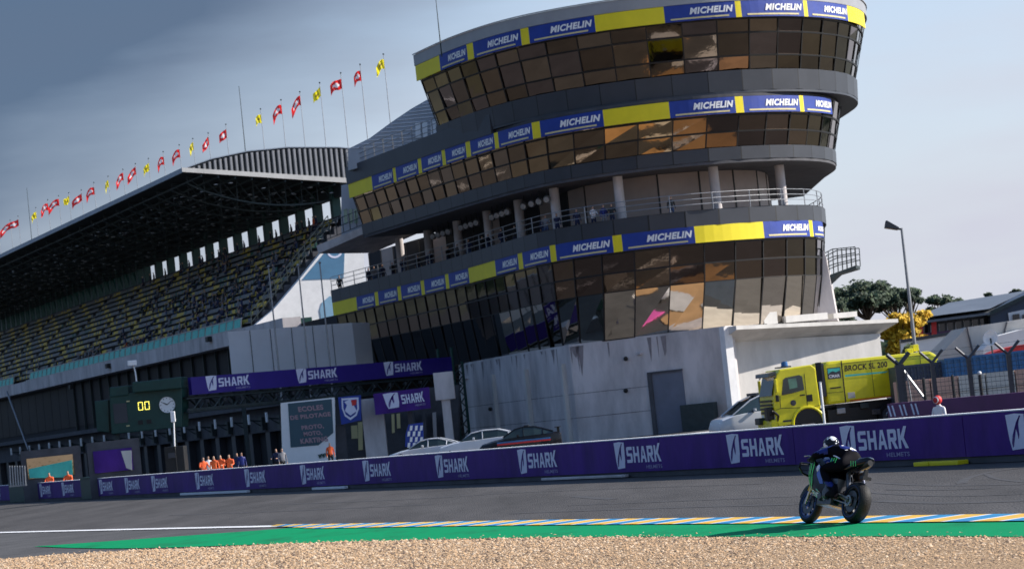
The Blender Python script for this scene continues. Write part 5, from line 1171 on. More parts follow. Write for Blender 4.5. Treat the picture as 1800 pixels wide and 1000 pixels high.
# ---- yellow sweeper truck (x = forward)
tp = aty(1352, 740, 119.5)
tr = thing('sweeper_truck', 'bright yellow sweeper truck with blue roof beacon parked before the annex', 'truck', (tp.x, tp.y, 0), R_(190))
def side(mb, pts, y0, y1, mi=0):
    return mb.prism([(x, y0, z) for x, z in pts], (0, y1-y0, 0), mi)
W2 = 1.22
cabp = [(0, .75), (.03, 1.35), (0, 1.8), (-.22, 2.75), (-.40, 3.0), (-1.85, 3.08), (-2.05, 2.9), (-2.1, 1.15), (-2.05, 1.1), (-1.0, 1.0), (-.7, .55), (-.1, .5)]
side(MB(), cabp, -W2, W2).build('cab', 'truck_yellow', tr, local=True, bevel=.06)
for s in (1, -1):
    y = s*(W2+.004); yy = s*(W2+.02)
    sw = MB(); side(sw, [(-.36, 1.86), (-.5, 2.55), (-.62, 2.62), (-1.25, 2.68), (-1.38, 2.6), (-1.42, 2.0), (-.8, 1.9)], min(y, yy), max(y, yy)); o = sw.build('side_window', 'glass', tr, local=True)
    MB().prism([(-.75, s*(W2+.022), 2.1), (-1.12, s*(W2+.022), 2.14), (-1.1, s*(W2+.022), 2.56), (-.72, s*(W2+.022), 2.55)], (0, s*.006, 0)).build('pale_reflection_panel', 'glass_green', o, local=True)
    dl = MB()
    for a_, b_ in (((-1.48, 1.15), (-1.5, 2.72)), ((-.25, 1.3), (-.28, 1.86)), ((-.25, 1.3), (-1.48, 1.22))): dl.tube((a_[0], s*(W2+.004), a_[1]), (b_[0], s*(W2+.004), b_[1]), .014, n=5)
    dl.build('door_seam', 'black', tr, local=True)
    MB().box((-1.62, s*(W2+.01), 1.62), (.26, .03, .3)).build('side_vent', 'black', tr, local=True)
    MB().lathe([(0, 0), (.13, 0), (.13, .03), (0, .04)], (-.85, s*(W2+.0), 1.48), (0, s, 0), 14).build('emblem', 'cladding', tr, local=True)
    # wheel arch lip
    ar = MB(); pts = [(-1.45+.72*math.cos(a), s*(W2+.03), .52+.72*math.sin(a)) for a in np.linspace(.0, math.pi, 15)]; ar.path(pts, .07, 6); ar.build('wheel_arch', 'truck_yellow', tr, local=True)
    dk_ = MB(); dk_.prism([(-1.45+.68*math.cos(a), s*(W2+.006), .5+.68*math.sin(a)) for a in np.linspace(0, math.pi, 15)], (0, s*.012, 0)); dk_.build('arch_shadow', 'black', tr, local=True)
    MB().box((-.1, s*(W2+.16), 2.3), (.1, .24, .62)).build('mirror', 'truck_yellow', tr, local=True, bevel=.04)
    MB().box((-.1, s*(W2-.3), .95), (.25, .4, .28)).build('headlight', 'white_sign', tr, local=True, bevel=.05)
# windscreen, visor, grille, bumper
MB().prism([(.03, -1.05, 1.88), (.03, 1.05, 1.88), (-.19, 1.0, 2.68), (-.19, -1.0, 2.68)], (.03, 0, .005)).build('windscreen', 'glass', tr, local=True)
MB().prism([(.12, -1.1, 2.72), (.12, 1.1, 2.72), (.1, 1.1, 2.9), (.1, -1.1, 2.9)], (-.35, 0, .05)).build('sun_visor', 'glass', tr, local=True)
gr_m = MB()
for z in (1.15, 1.32, 1.49, 1.66): gr_m.box((.05, 0, z), (.06, 1.9, .09))
gr_m.build('grille', 'black', tr, local=True); MB().box((.08, 0, .62), (.3, 2.4, .42)).build('bumper', 'truck_yellow', tr, local=True, bevel=.08)
MB().box((.2, .85, 1.1), (.3, .5, .6)).build('front_brush_mount', 'black', tr, local=True, bevel=.05)
MB().box((.25, -.6, .8), (.3, .8, .3)).build('front_nozzle', 'steel_dark', tr, local=True, bevel=.05)
MB().lathe([(0, 0), (.16, 0), (.16, .07), (.14, .25), (0, .28)], (-.9, .3, 3.08), (0, 0, 1), 16).build('beacon', 'beacon', tr, local=True, smooth=True)
MB().box((-.9, 0, 3.1), (.4, 1.3, .06)).build('beacon_base', 'steel_dark', tr, local=True)
# chassis
MB().box((-4.2, 0, .95), (6.4, .9, .3)).build('chassis', 'black', tr, local=True)
bp_ = [(-2.45, 1.22), (-2.4, 3.0), (-2.6, 3.14), (-7.4, 3.14), (-7.75, 2.9), (-7.75, 1.35), (-6.4, 1.28), (-6.4, 2.0), (-5.55, 2.0), (-5.45, 1.3), (-5.3, 1.28)]
side(MB(), bp_, -W2, W2).build('hopper', 'truck_yellow', tr, local=True, bevel=.13)
dk = MB(); side(dk, [(-5.42, 1.3), (-5.55, 2.02), (-6.38, 2.02), (-6.42, 1.3)], -W2+.05, W2-.05); dk.build('recess', 'black', tr, local=True)
for x in (-3.25,):
    for s in (1, -1): MB().box((x, s*(W2+.004), 2.18), (.05, .016, 1.86)).build('panel_gap', 'black', tr, local=True)
MB().box((-2.3, 1.0, 2.35), (.3, .35, 1.5)).build('intake_stack', 'cladding', tr, local=True, bevel=.05)
und = MB(); und.box((-3.6, 0, .95), (1.5, 2.2, .5)); und.box((-4.7, 0, .8), (.5, 2.1, .6)); und.box((-5.2, 0, 1.05), (3.6, 2.2, .3)); und.box((-3.5, 0, .62), (2.2, 2.3, .75)); und.box((-6.7, 0, .75), (1.7, 2.3, .8)); und.build('underbody', 'black', tr, local=True)
for x, z, c_ in ((-3.0, .9, 'steel_pale'), (-4.1, 1.02, 'steel_dark'), (-4.6, .7, 'engine')): MB().box((x, W2-.02, z), (.4, .1, .25)).build('tank', c_, tr, local=True, bevel=.03)
add_wheels(tr, [(-1.45, s*(W2-.18), .52) for s in (-1, 1)]+[(-5.2, s*(W2-.18), .52) for s in (-1, 1)], .52, .34)
SY = -(W2+.012)
for s in (-1, 1):
    mir = s > 0
    mk = lambda x, z: (x, s*(W2+.012), z)
    # decals: on each side text reads left to right
    def fm_(u, v, x_left, z0, pr=.0): return (x_left+(u if s < 0 else -u)*1.0, s*(W2+.012+pr), z0+v)
    xl = -3.35 if s > 0 else -5.3
    tx = MB(); put_text(tx, 'BROCK SL 200', lambda u, v: fm_(u, v, xl, 2.62), 0, 0, 2.0, .26, .03, .1); tx.build('lettering', 'black', tr, local=True)
    sm = MB(); a_ = MB()
    a_.poly([fm_(u, v, xl, 2.38) for u, v in ((0, 0), (1.9, 0), (2.0, .06), (0, .09))]); a_.poly([fm_(u, v, xl, 2.40) for u, v in ((2.06, -.02), (2.7, -.02), (2.8, .03), (2.08, .03))]); a_.build('stripe', 'green_teal', tr, local=True)
    xb = -2.55 if s > 0 else -3.15
    lb_ = MB(); lb_.poly([fm_(u, v, xb, 2.35) for u, v in ((0, 0), (.62, 0), (.62, .5), (0, .5))]); lo = lb_.build('label', 'cladding', tr, local=True)
    MB().poly([fm_(u, v, xb, 2.35, .004) for u, v in ((.03, .22), (.12, .3), (.25, .34), (.4, .28), (.59, .34), (.59, .46), (.03, .46))]).build('label_field', 'green_teal', lo, local=True)
    tx = MB(); put_text(tx, 'CMAR', lambda u, v: fm_(u, v, xb, 2.35, .004), .06, .05, .56, .19, .03); tx.build('label_lettering', 'white_sign', lo, local=True)
    MB().box((-3.55, s*(W2+.006), 1.55), (.32, .02, .26)).build('plate', 'stone_white', tr, local=True)
    MB().box((-2.85, s*(W2+.006), 1.95), (.5, .02, .06)).build('handle', 'black', tr, local=True)
    MB().box((-4.4, s*(W2+.01), 1.31), (1.9, .02, .05)).build('reflector_strip', 'orange', tr, local=True)
for s in (-1, 1):
    sm2 = MB(); y_ = s*(W2+.004)
    for a_, b_ in (((-4.6, 1.4), (-4.6, 3.0)), ((-6.9, 1.5), (-6.9, 3.0)), ((-3.3, 2.98), (-7.4, 2.98)), ((-2.45, 1.75), (-3.2, 1.75)), ((-1.5, 1.2), (-2.05, 1.25)), ((-.05, 1.25), (-.25, 1.3))): sm2.tube((a_[0], y_, a_[1]), (b_[0], y_, b_[1]), .012, n=4)
    sm2.build('panel_seams', 'black', tr, local=True)
    MB().box((-1.3, s*(W2+.03), 1.78), (.22, .05, .05)).build('door_handle', 'black', tr, local=True)
    MB().box((-.55, s*(W2-.05), .72), (.5, .12, .08)).build('step', 'steel_dark', tr, local=True)
    MB().path([(-.12, s*(W2+.14), 2.65), (-.2, s*W2, 2.8)], .025, 5).build('mirror_arm', 'black', tr, local=True)
    MB().box((-.1, s*(W2+.2), 1.75), (.12, .2, .3)).build('wide_mirror', 'black', tr, local=True, bevel=.03)
hs_ = MB().path([(-2.2, -.9, 1.3), (-2.3, -1.1, 1.7), (-2.25, -1.0, 2.2), (-2.3, -.8, 2.6)], .06, 8); hs_.build('hose', 'black', tr, local=True)
hs_ = MB().path([(.3, .9, .9), (.1, 1.25, 1.2), (-.1, 1.3, 1.0), (-.05, 1.1, .6)], .05, 8); hs_.build('suction_hose', 'black', tr, local=True)
# green railings and lamps at the tail
tl = MB(); tl.box((-7.1, 0, 3.35), (.25, .5, .3)); tl.box((-6.7, .4, 3.25), (.3, .3, .2)); tl.build('rear_lamp', 'truck_yellow', tr, local=True, bevel=.03)
# striped course marker pole in front of the truck
mk_ = thing('marker_pole', 'white pole with a black panel on top standing before the truck door gap', 'pole', aty(1448, 745, 105).to_tuple()[:2]+(0,))
a = aty(1441, 640, 105); b = aty(1449, 740, 105); a = Vector((b.x, b.y, a.z)); MB().tube((b.x, b.y, 0), a, .05, n=8).build('pole', 'white_sign', mk_); MB().box((b.x, b.y-.03, a.z-.3), (.24, .06, .75)).build('panel', 'black', mk_, bevel=.02)
# ================================================================== RIGHT BACKGROUND
lp = thing('floodlight_mast', 'tall slim light pole with one tilted floodlight right of the tower', 'lamp post', (19.15, 130, 0))
MB().tube((19.15, 130, 0), (19.15, 130, 9.3), .11, .06, n=12).build('pole', 'steel_pale', lp, smooth=True)
MB().tube((19.15, 130, 9.25), (18.75, 130, 9.3), .05, n=6).build('arm', 'steel_dark', lp)
h = MB(); h.prism([(18.35, 129.8, 9.38), (18.98, 129.8, 9.22), (19.02, 129.8, 9.34), (18.45, 129.8, 9.75)], (0, .55, 0)); h.build('lamp_head', 'cladding', lp, bevel=.03)
# wire fence with Y tops
fa = aty(1590, 712, 101); fb = aty(1783, 700, 93)
fe = (Vector((fb.x, fb.y, 0))-Vector((fa.x, fa.y, 0))).normalized(); fo = Vector((fa.x, fa.y, 0))
def fpos(x):
    lo, hi = -1, 20
    for _ in range(40):
        m_ = (lo+hi)/2
        if proj(fo+fe*m_+Vector((0, 0, 1.5)))[0] < x: lo = m_
        else: hi = m_
    return lo
fn = thing('wire_fence', 'tall wire mesh fence on dark posts with forked tops at the right', 'fence', fo)
for i, x in enumerate((1586, 1644, 1708, 1778, 1850)):
    u = fpos(x); b = fo+fe*u; r = .16 if i == 0 else .075; ztop = 2.55 if i else 2.6
    pm = MB(); pm.box((b.x, b.y, ztop/2), (r*2, r*2, ztop)); po = pm.build('post', 'cladding', fn)
    for s in (-1, 1): MB().tube((b.x, b.y, ztop-.02), (b.x+s*.42, b.y, ztop+.42), .055 if i else .085, n=6).build('fork', 'cladding', po)
u0 = fpos(1586); b0 = fo+fe*u0
MB().tube(b0+Vector((.1, -.1, 2.4)), b0+Vector((1.35, -.1, .3)), .055, n=6).build('brace', 'steel_pale', fn)
MB().tube(b0+Vector((.22, -.2, 2.3)), b0+Vector((.34, -.2, .2)), .03, n=6).build('stay', 'steel_pale', fn)
wm = MB(); Lf = fpos(1850)-u0
for z in np.arange(.2, 2.5, .16): wm.tube(b0+Vector((0, 0, z)), b0+fe*Lf+Vector((0, 0, z)), .009, n=3)
for z in (2.75, 2.95): wm.tube(b0+Vector((.3, 0, z)), b0+fe*Lf+Vector((.3, 0, z)), .006, n=3)
kx = 0
while kx < Lf: wm.tube(b0+fe*kx+Vector((0, 0, .1)), b0+fe*kx+Vector((0, 0, 2.5)), .006, n=3); kx += .32
tag(wm.build('wire_mesh', 'steel_dark', fn), None)
for x in (1632, 1684, 1733):
    u = fpos(x); b = fo+fe*u+Vector((.1, 1.6, 0)); t = thing('short_post', {1632: 'short dark post left of the mesh bay with the red helmeted person', 1684: 'short dark post between the pink and white wall blocks', 1733: 'short dark post with a white knob in the middle of the white blocks'}[x], 'post', b)
    MB().tube(b, b+Vector((0, 0, 1.95)), .06, n=8).build('shaft', 'black', t); MB().sphere(b+Vector((0, 0, 1.97)), .08 if x == 1733 else .05, n=8, m=6).build('knob', 'white_sign' if x == 1733 else 'black', t)
# wall blocks and blue container
for k, (x0, x1, m, lb) in enumerate(((1575, 1634, 'brick_pink', 'leftmost pinkish wall block behind the fence'), (1635, 1683, 'brick_pink', 'pinkish wall block behind the red helmeted person'), (1684, 1731, 'stone_white', 'pale stone wall block, left one of the two white blocks'), (1732, 1783, 'stone_white', 'pale stone wall block, right one of the two white blocks'), (1784, 1850, 'brick_pink', 'pinkish wall block at the right edge behind the fence'))):
    a = aty(x0, 662-.1*(x0-1684), 108); b = aty(x1, 662-.1*(x1-1684), 108); t = thing('wall_block', lb, 'wall', (a.x, 108, 0))
    w_ = b.x-a.x; z1 = 1.93
    MB().box(((a.x+b.x)/2, 108.5, z1/2), (w_-.03, 1, z1)).build('block', m, t, bevel=.02)
    for z in (.65, 1.3): MB().box(((a.x+b.x)/2, 107.99, z), (w_-.03, .03, .02)).build('joint', 'concrete_dark', t)
def container(x0, x1, Y, z0, z1, m, lb):
    a, b = aty(x0, 645, Y), aty(x1, 640, Y); t = thing('container', lb, 'container', (a.x, Y, 0)); mb = MB()
    mb.box(((a.x+b.x)/2, Y+1.2, (z0+z1)/2), (b.x-a.x-.05, 2.3, z1-z0-.05))
    x = a.x+.1
    while x < b.x-.3: mb.prism([(x, Y+.06, z0+.1), (x+.04, Y, z0+.1), (x+.14, Y, z0+.1), (x+.18, Y+.06, z0+.1)], (0, 0, z1-z0-.2)); x += .28
    mb.build('body', m, t)
    fr = MB(); fr.hexa([(x, y, z) for z in (z1-.1, z1) for x, y in ((a.x, Y-.02), (b.x, Y-.02), (b.x, Y+.08), (a.x, Y+.08))]); fr.hexa([(x, y, z) for z in (z0, z0+.1) for x, y in ((a.x, Y-.02), (b.x, Y-.02), (b.x, Y+.08), (a.x, Y+.08))])
    fr.build('frame', m, t)
container(1661, 1830, 116, .12, 2.72, 'container_blue', 'long blue corrugated container behind the wall blocks')
container(1572, 1658, 117, .12, 2.6, 'hall_blue', 'dark blue corrugated container behind the fence, next to the truck tail')
# white vehicles and tent shapes behind the container
tn = thing('white_tent', 'white curved tent roof behind the blue container at right', 'tent', (30, 160, 0))
q = [aty(x, y, 165) for x, y in ((1640, 640), (1663, 612), (1700, 575), (1735, 570), (1800, 560), (1860, 556), (1860, 660), (1640, 660))]; q[-1].z = 0; q[-2].z = 0
MB().prism(q, (0, 6, 0)).build('canvas', 'stone_white', tn)
MB().path([aty(1700, 575, 164.9), aty(1708, 612, 164.9), aty(1716, 640, 164.9)], .06, 5).path([aty(1770, 566, 164.9), aty(1764, 590, 164.9)], .06, 5).build('seam', 'concrete_dark', tn)
q = [aty(x, y, 162) for x, y in ((1728, 614), (1755, 590), (1800, 578), (1860, 575), (1860, 660), (1728, 640))]; q[-1].z = 0; q[-2].z = 0
MB().prism(q, (0, 3, 0)).build('side_canvas', 'plaster', tn)
tn = thing('grey_hoarding', 'plain grey hoarding panel below the blue hall', 'wall', (36, 200, 0))
q = [aty(x, y, 205) for x, y in ((1583, 597), (1708, 577), (1710, 625), (1710, 660), (1583, 660))]; q[-1].z = 0; q[-2].z = 0
MB().prism(q, (0, .5, 0)).build('panel', 'panel_grey', tn)
q = [aty(x, y, 204.9) for x, y in ((1583, 603), (1583, 597), (1708, 577), (1708, 583))]; MB().prism(q, (0, -.05, 0)).build('rail', 'cladding', tn)
dish = thing('satellite_dish', 'small white satellite dish before the white tent', 'dish', aty(1741, 612, 140).to_tuple()[:2]+(0,))
p = aty(1741, 594, 140); MB().lathe([(0, .12), (.25, .09), (.42, 0), (.40, -.01), (.25, .07), (0, .1)], p, (.5, .8, -.2), 18).build('bowl', 'white_sign', dish, smooth=True); MB().tube((p.x+.1, p.y+.1, 0), p, .04, n=6).build('stand', 'steel_dark', dish)
q = aty(1780, 625, 150)
rc = thing('red_canopy', 'low red canopy top behind the blue container near the right edge', 'canopy', (q.x, q.y, 0))
mb = MB(); pts = [(math.cos(a)*2.4, .45*math.sin(a)) for a in np.linspace(0, math.pi, 12)]; mb.prism([Vector((q.x+1.2+x, q.y, 2.75+z)) for x, z in pts], (0, 3, 0)); mb.build('roof', 'red', rc)
for s in (-1, 1): MB().box((q.x+1.2+s*2.1, q.y+.3, 1.38), (.1, .1, 2.76)).build('leg', 'steel_pale', rc)
# blue hall
HY = 260
ha = thing('blue_hall', 'dark blue and grey trackside hall with window band under a low pitched roof', 'building', (52, 265, 0))
def HP(x, y, dy=0): return aty(x, y, HY+dy)
q = [HP(1740, 548), HP(1800, 520), HP(1870, 494), HP(1870, 600), HP(1740, 600)]; q[-1].z = 0; q[-2].z = 0
MB().prism(q, (0, 20, 0)).build('end_wall', 'hall_blue', ha)
q = [HP(1617, 560, 2), HP(1740, 546, 2), HP(1740, 600, 2), HP(1617, 610, 2)]; q[-1].z = 0; q[-2].z = 0
MB().prism(q, (0, 16, 0)).build('side_wall', 'cladding', ha)
q = [HP(1610, 564, -1), HP(1660, 540, -1), HP(1800, 512, -1), HP(1745, 547, -1)]
MB().add([HP(1607, 566, -1), HP(1740, 549, -1), HP(1808, 516, 16), HP(1668, 538, 16)], [(0, 1, 2, 3)]).add([v+Vector((0, 0, .35)) for v in (HP(1607, 566, -1), HP(1740, 549, -1), HP(1808, 516, 16), HP(1668, 538, 16))], [(3, 2, 1, 0)]).prism([HP(1607, 566, -1), HP(1740, 549, -1), HP(1740, 553, -1), HP(1607, 570, -1)], (0, .1, 0)).build('roof', 'hall_roof', ha)
mb = MB().prism([HP(1736, 549, -.6), HP(1800, 519, -.6), HP(1870, 491, -.6), HP(1870, 497, -.6), HP(1800, 526, -.6), HP(1737, 556, -.6)], (0, 1, 0)).build('verge', 'steel_dark', ha)
for k in range(8):
    x = 1622+k*14.6; y = 573-.125*(x-1622); wn = MB().prism([HP(x, y, 1.9), HP(x+9, y-1.1, 1.9), HP(x+10, y+16, 1.9), HP(x+1, y+17, 1.9)], (0, .08, 0)).build('window', 'dark_glass', ha); MB().prism([HP(x-1.4, y, 1.85), HP(x-.2, y, 1.85), HP(x+.8, y+17, 1.85), HP(x-.4, y+17, 1.85)], (0, .06, 0)).build('frame', 'panel_grey', wn)
MB().prism([HP(1607, 588, 0), HP(1740, 572, 0), HP(1741, 582, 0), HP(1607, 600, 0)], (0, 1.5, 0)).build('balcony', mat('plum2', (.09, .03, .09), .6), ha)
MB().prism([HP(1704, 577, -.1), HP(1738, 573, -.1), HP(1739, 579, -.1), HP(1706, 583, -.1)], (0, .08, 0)).build('painted_strip', 'brick_pink', ha)
for x, y in ((1613, 570), (1637, 566)): MB().prism([HP(x, y, -.3), HP(x+9, y-1, -.3), HP(x+10, y+24, -.3), HP(x+1, y+25, -.3)], (0, .08, 0)).build('hanging_banner', 'red', ha)
MB().prism([HP(1772, 550, -.2), HP(1800, 544, -.2), HP(1860, 536, -.2), HP(1860, 562, -.2), HP(1776, 574, -.2)], (0, .2, 0)).build('bay_surround', 'panel_grey', ha)
for x in (1780, 1797, 1814): MB().prism([HP(x, 553, -.4), HP(x+12, 551, -.4), HP(x+13, 566, -.4), HP(x+1, 568, -.4)], (0, .1, 0)).build('bay_window', 'dark_glass', ha)
# ================================================================== TREES
def tree(label, x, yt, yb_, Y, wpx, leaf, seed, umbrella=False, group='trees behind the circuit', nl=None):
    rnd = random.Random(seed); top = aty(x, yt, Y); bx, by = top.x, Y; zt = top.z; zb = aty(x, yb_, Y).z; W_ = wpx/FPX*Y/2
    t = thing('pine_tree' if 'yellow' not in leaf else 'tree', label, 'tree', (bx, by, 0), 0, group)
    tk = MB(); segs = [Vector((bx, by, 0))]
    for k in range(1, 6): segs.append(Vector((bx+rnd.uniform(-.25, .25)*k*.5, by+rnd.uniform(-.3, .3), (zb+.4*(zt-zb))*k/5)))
    r0 = .35
    for k in range(5): tk.tube(segs[k], segs[k+1], r0*(1-k*.13), r0*(1-(k+1)*.13), n=8)
    cl = []
    n_ = int((nl or 11)*1.7)
    for k in range(n_):
        a = rnd.uniform(0, 6.28); rr = W_*math.sqrt(rnd.random())*.85; hz = rnd.uniform(.1, .9) if not umbrella else rnd.uniform(.35, .85)
        lim = math.sqrt(max(0, 1-(abs(hz-.35)/.75)**2)); c = Vector((bx+rr*math.cos(a)*lim, by+rr*math.sin(a)*lim, zb+(zt-zb)*hz)); s_ = W_*rnd.uniform(.16, .36)
        cl.append((c, s_)); st_ = segs[3 if not umbrella else 4]; mid = st_.lerp(c, .5)+Vector((0, 0, -.2)); tk.tube(st_, mid, .12, .08, n=5); tk.tube(mid, c, .08, .03, n=5)
    tk.build('trunk', 'bark', t)
    mb = MB()
    for c, s_ in cl:
        for _ in range(int(230)):
            v = Vector((rnd.gauss(0, 1), rnd.gauss(0, 1), rnd.gauss(0, 1))); v.normalize(); v *= s_*(rnd.random()**.45)*rnd.uniform(.7, 1.35); v.z *= .62; p_ = c+v
            a = Vector((rnd.gauss(0, 1), rnd.gauss(0, 1), rnd.gauss(0, 1))).normalized()*rnd.uniform(.12, .30); b_ = a.orthogonal().normalized()*rnd.uniform(.06, .2)
            mb.poly([p_-a, p_-b_, p_+a, p_+b_], 0 if rnd.random() < .72 else 1)
    mb.build('crown', leaf.split(','), t); return t
tree('broad umbrella pine left of the light pole, tallest, just right of the tower', 1516, 493, 556, 300, 118, 'leaf_dark,leaf_mid', 1, True, nl=20)
tree('dark pine between the tall umbrella pine and the light pole', 1568, 503, 562, 310, 84, 'leaf_dark,leaf_mid', 2, True, nl=14)
tree('small flat pine crown touching the light pole', 1600, 503, 548, 290, 46, 'leaf_dark,leaf_mid', 3, True)
tree('dark bushy pine right of the light pole', 1646, 518, 570, 300, 64, 'leaf_dark,leaf_mid', 4)
tree('low dark pine above the left end of the hall roof', 1682, 523, 562, 330, 40, 'leaf_dark,leaf_mid', 5)
tree('round pine crown showing above the hall roof', 1737, 514, 545, 330, 28, 'leaf_dark,leaf_mid', 6)
tree('pine crown at the right edge above the hall roof', 1787, 508, 530, 330, 30, 'leaf_dark,leaf_mid', 7)
tree('dark pine low behind the slanting concrete fin', 1478, 520, 585, 280, 50, 'leaf_dark,leaf_mid', 8, nl=16)
tree('bright yellow autumn tree behind the annex roof and light pole', 1592, 540, 622, 235, 92, 'leaf_yellow,leaf_yellow', 9, nl=26)
tree('small green bush between the annex and the grey hoarding', 1598, 608, 632, 190, 36, 'leaf_mid,leaf_dark', 10, nl=8)
# distant treeline
mb = MB(); rnd = random.Random(5)
for k in range(9000):
    a = rnd.uniform(-1.2, 1.2); Y = rnd.uniform(520, 620); X = Y*math.tan(a*.55); h_ = 7+3*math.sin(X*.03)+2*math.sin(X*.11+1); p_ = Vector((X, Y, h_*rnd.random()**.6)); v = Vector((rnd.gauss(0, 1), 0, rnd.gauss(0, 1))).normalized()*rnd.uniform(.6, 1.6); b_ = Vector((v.z, rnd.uniform(-.5, .5), -v.x))*.7
    mb.poly([p_-v, p_-b_, p_+v, p_+b_], rnd.randrange(2))
tag(mb.build('treeline', ['leaf_dark', 'leaf_mid']), 'far dark belt of trees along the horizon behind everything', 'trees', kind='stuff')
# ================================================================== MOTORCYCLE AND RIDER
HD = R_(113); LEAN = R_(18)
bc = (4.57, 42.1, .012)
from mathutils import Euler
def leaned(name, label, cat):
    o = bpy.data.objects.new(name, None); col.objects.link(o); m = Matrix.Translation(bc) @ Matrix.Rotation(HD, 4, 'Z') @ Matrix.Rotation(LEAN, 4, 'X')
    o.matrix_world = m; MW[o] = m; return tag(o, label, cat)
mc = leaned('motorcycle', 'black racing motorcycle with green claw stripes leaning over on the kerb', 'motorcycle')
def ell(x, z0, z1, hw, n=14, p=2.4):
    zc, hz = (z0+z1)/2, (z1-z0)/2; out = []
    for i in range(n):
        a = 2*math.pi*i/n; c, s = math.cos(a), math.sin(a); out.append((x, hw*math.copysign(abs(c)**(2/p), c), zc+hz*math.copysign(abs(s)**(2/p), s)))
    return out
def loft(mb, st, n=14, p=2.4, mi=0, dx=None):
    vs = []; 
    for s in st: vs += ell(*s, n=n, p=p)
    fs = [(i*n+j, i*n+(j+1) % n, (i+1)*n+(j+1) % n, (i+1)*n+j) for i in range(len(st)-1) for j in range(n)]+[tuple(range(n))[::-1], tuple(range((len(st)-1)*n, len(st)*n))]
    return mb.add(vs, fs, mi)
def part(mb, name, m, smooth=True, parent=None, bevel=0): return mb.build(name, m, parent or mc, smooth=smooth, local=True, bevel=bevel)
def mwheel(name, c, r, w_, rimm, axis=(0, 1, 0)):
    pr_ = [(r*.70, -w_*.42), (r*.80, -w_*.5), (r*.90, -w_*.46), (r*.965, -w_*.30), (r, 0), (r*.965, w_*.30), (r*.90, w_*.46), (r*.80, w_*.5), (r*.70, w_*.42)]
    a = MB().lathe(pr_, c, axis, 40); o = part(a, name, 'tyre')
    b = MB().lathe([(r*.64, -w_*.42), (r*.72, -w_*.44), (r*.72, w_*.44), (r*.64, w_*.42), (r*.64, -w_*.42)], c, axis, 40)
    for k in range(7):
        t = 2*math.pi*k/7; b.tube(c, (c[0]+math.cos(t)*r*.67, c[1], c[2]+math.sin(t)*r*.67), .020, .014, n=6)
    b.lathe([(0, -.06), (.045, -.06), (.045, .06), (0, .06)], c, axis, 14); part(b, 'rim', rimm, parent=o)
    for s in (-1, 1):
        d = MB().lathe([(r*.26, s*(w_*.5-.01)), (r*.52, s*(w_*.5-.01)), (r*.52, s*(w_*.5-.004)), (r*.26, s*(w_*.5-.004)), (r*.26, s*(w_*.5-.01))], c, axis, 24); part(d, 'brake_disc', 'engine', parent=o)
    rg = MB().lathe([(r*.74, w_*.505), (r*.78, w_*.512), (r*.78, w_*.50)], c, axis, 40); part(rg, 'rim_stripe', 'rim', parent=o)
    return o
mwheel('rear_wheel', (-.72, 0, .325), .325, .20, 'black')
mwheel('front_wheel', (.71, 0, .305), .305, .125, 'rim', (-.05, 1, 0))
f_ = MB(); loft(f_, [(.80, .80, .90, .05), (.72, .70, 1.02, .15), (.58, .60, 1.10, .22), (.44, .46, 1.12, .26), (.28, .34, 1.02, .27), (.08, .27, .93, .26), (-.12, .24, .84, .23), (-.28, .27, .62, .18), (-.34, .34, .50, .1)], 18, 3); part(f_, 'fairing', 'fairing')
tk_ = MB(); loft(tk_, [(.34, .86, 1.04, .13), (.22, .86, 1.12, .18), (.05, .84, 1.13, .19), (-.12, .82, 1.04, .17), (-.24, .80, .92, .13)], 14, 2.6); part(tk_, 'fuel_tank', 'fairing_blue')
se = MB(); loft(se, [(-.16, .78, .87, .13), (-.35, .78, .87, .16), (-.55, .80, .93, .15), (-.75, .84, 1.02, .13), (-.93, .90, 1.03, .08), (-1.0, .95, 1.0, .03)], 14, 2.6); so_ = part(se, 'tail_unit', 'fairing')
sm_ = MB(); loft(sm_, [(-.2, .86, .90, .12), (-.4, .86, .905, .14), (-.52, .86, .94, .12)], 12, 3); part(sm_, 'seat', 'black')
for s in (-1, 1):
    part(MB().path([(-.18, .10*s, .42), (-.45, .13*s, .40), (-.72, .13*s, .325)], .035, 8), 'swingarm', 'engine')
    part(MB().tube((.71, .10*s, .30), (.44, .11*s, .98), .028, .032, n=10), 'fork_leg', 'chrome')
    part(MB().tube((.64, .105*s, .50), (.58, .107*s, .66), .034, n=10), 'fork_sleeve', 'kerb_yellow')
    part(MB().path([(.42, .12*s, .98), (.40, .24*s, .97), (.36, .36*s, .94)], .016, 8), 'handlebar', 'black')
    part(MB().tube((.38, .27*s, .965), (.355, .37*s, .94), .021, n=8), 'grip', 'black')
    wl_ = MB().path([(.62, .20*s, .92), (.60, .37*s, .90), (.56, .40*s, .82), (.54, .34*s, .74), (.56, .22*s, .72)], .016, 6); part(wl_, 'winglet', 'fairing')
    part(MB().path([(.30, .24*s, 1.0), (.46, .33*s, 1.02), (.50, .38*s, 1.0)], .010, 6), 'brake_lever', 'steel_pale')
    part(MB().tube((-.30, .16*s, .42), (-.30, .27*s, .42), .016, n=8), 'footpeg', 'steel_pale')
    part(MB().box((-.72, .125*s, .325), (.10, .03, .07)), 'axle_block', 'chrome', False)
ws = MB(); loft(ws, [(.66, 1.0, 1.06, .10), (.54, 1.04, 1.17, .15), (.42, 1.06, 1.23, .16), (.36, 1.10, 1.22, .14)], 12, 2.4); part(ws, 'windscreen', 'glass')
fd = MB()
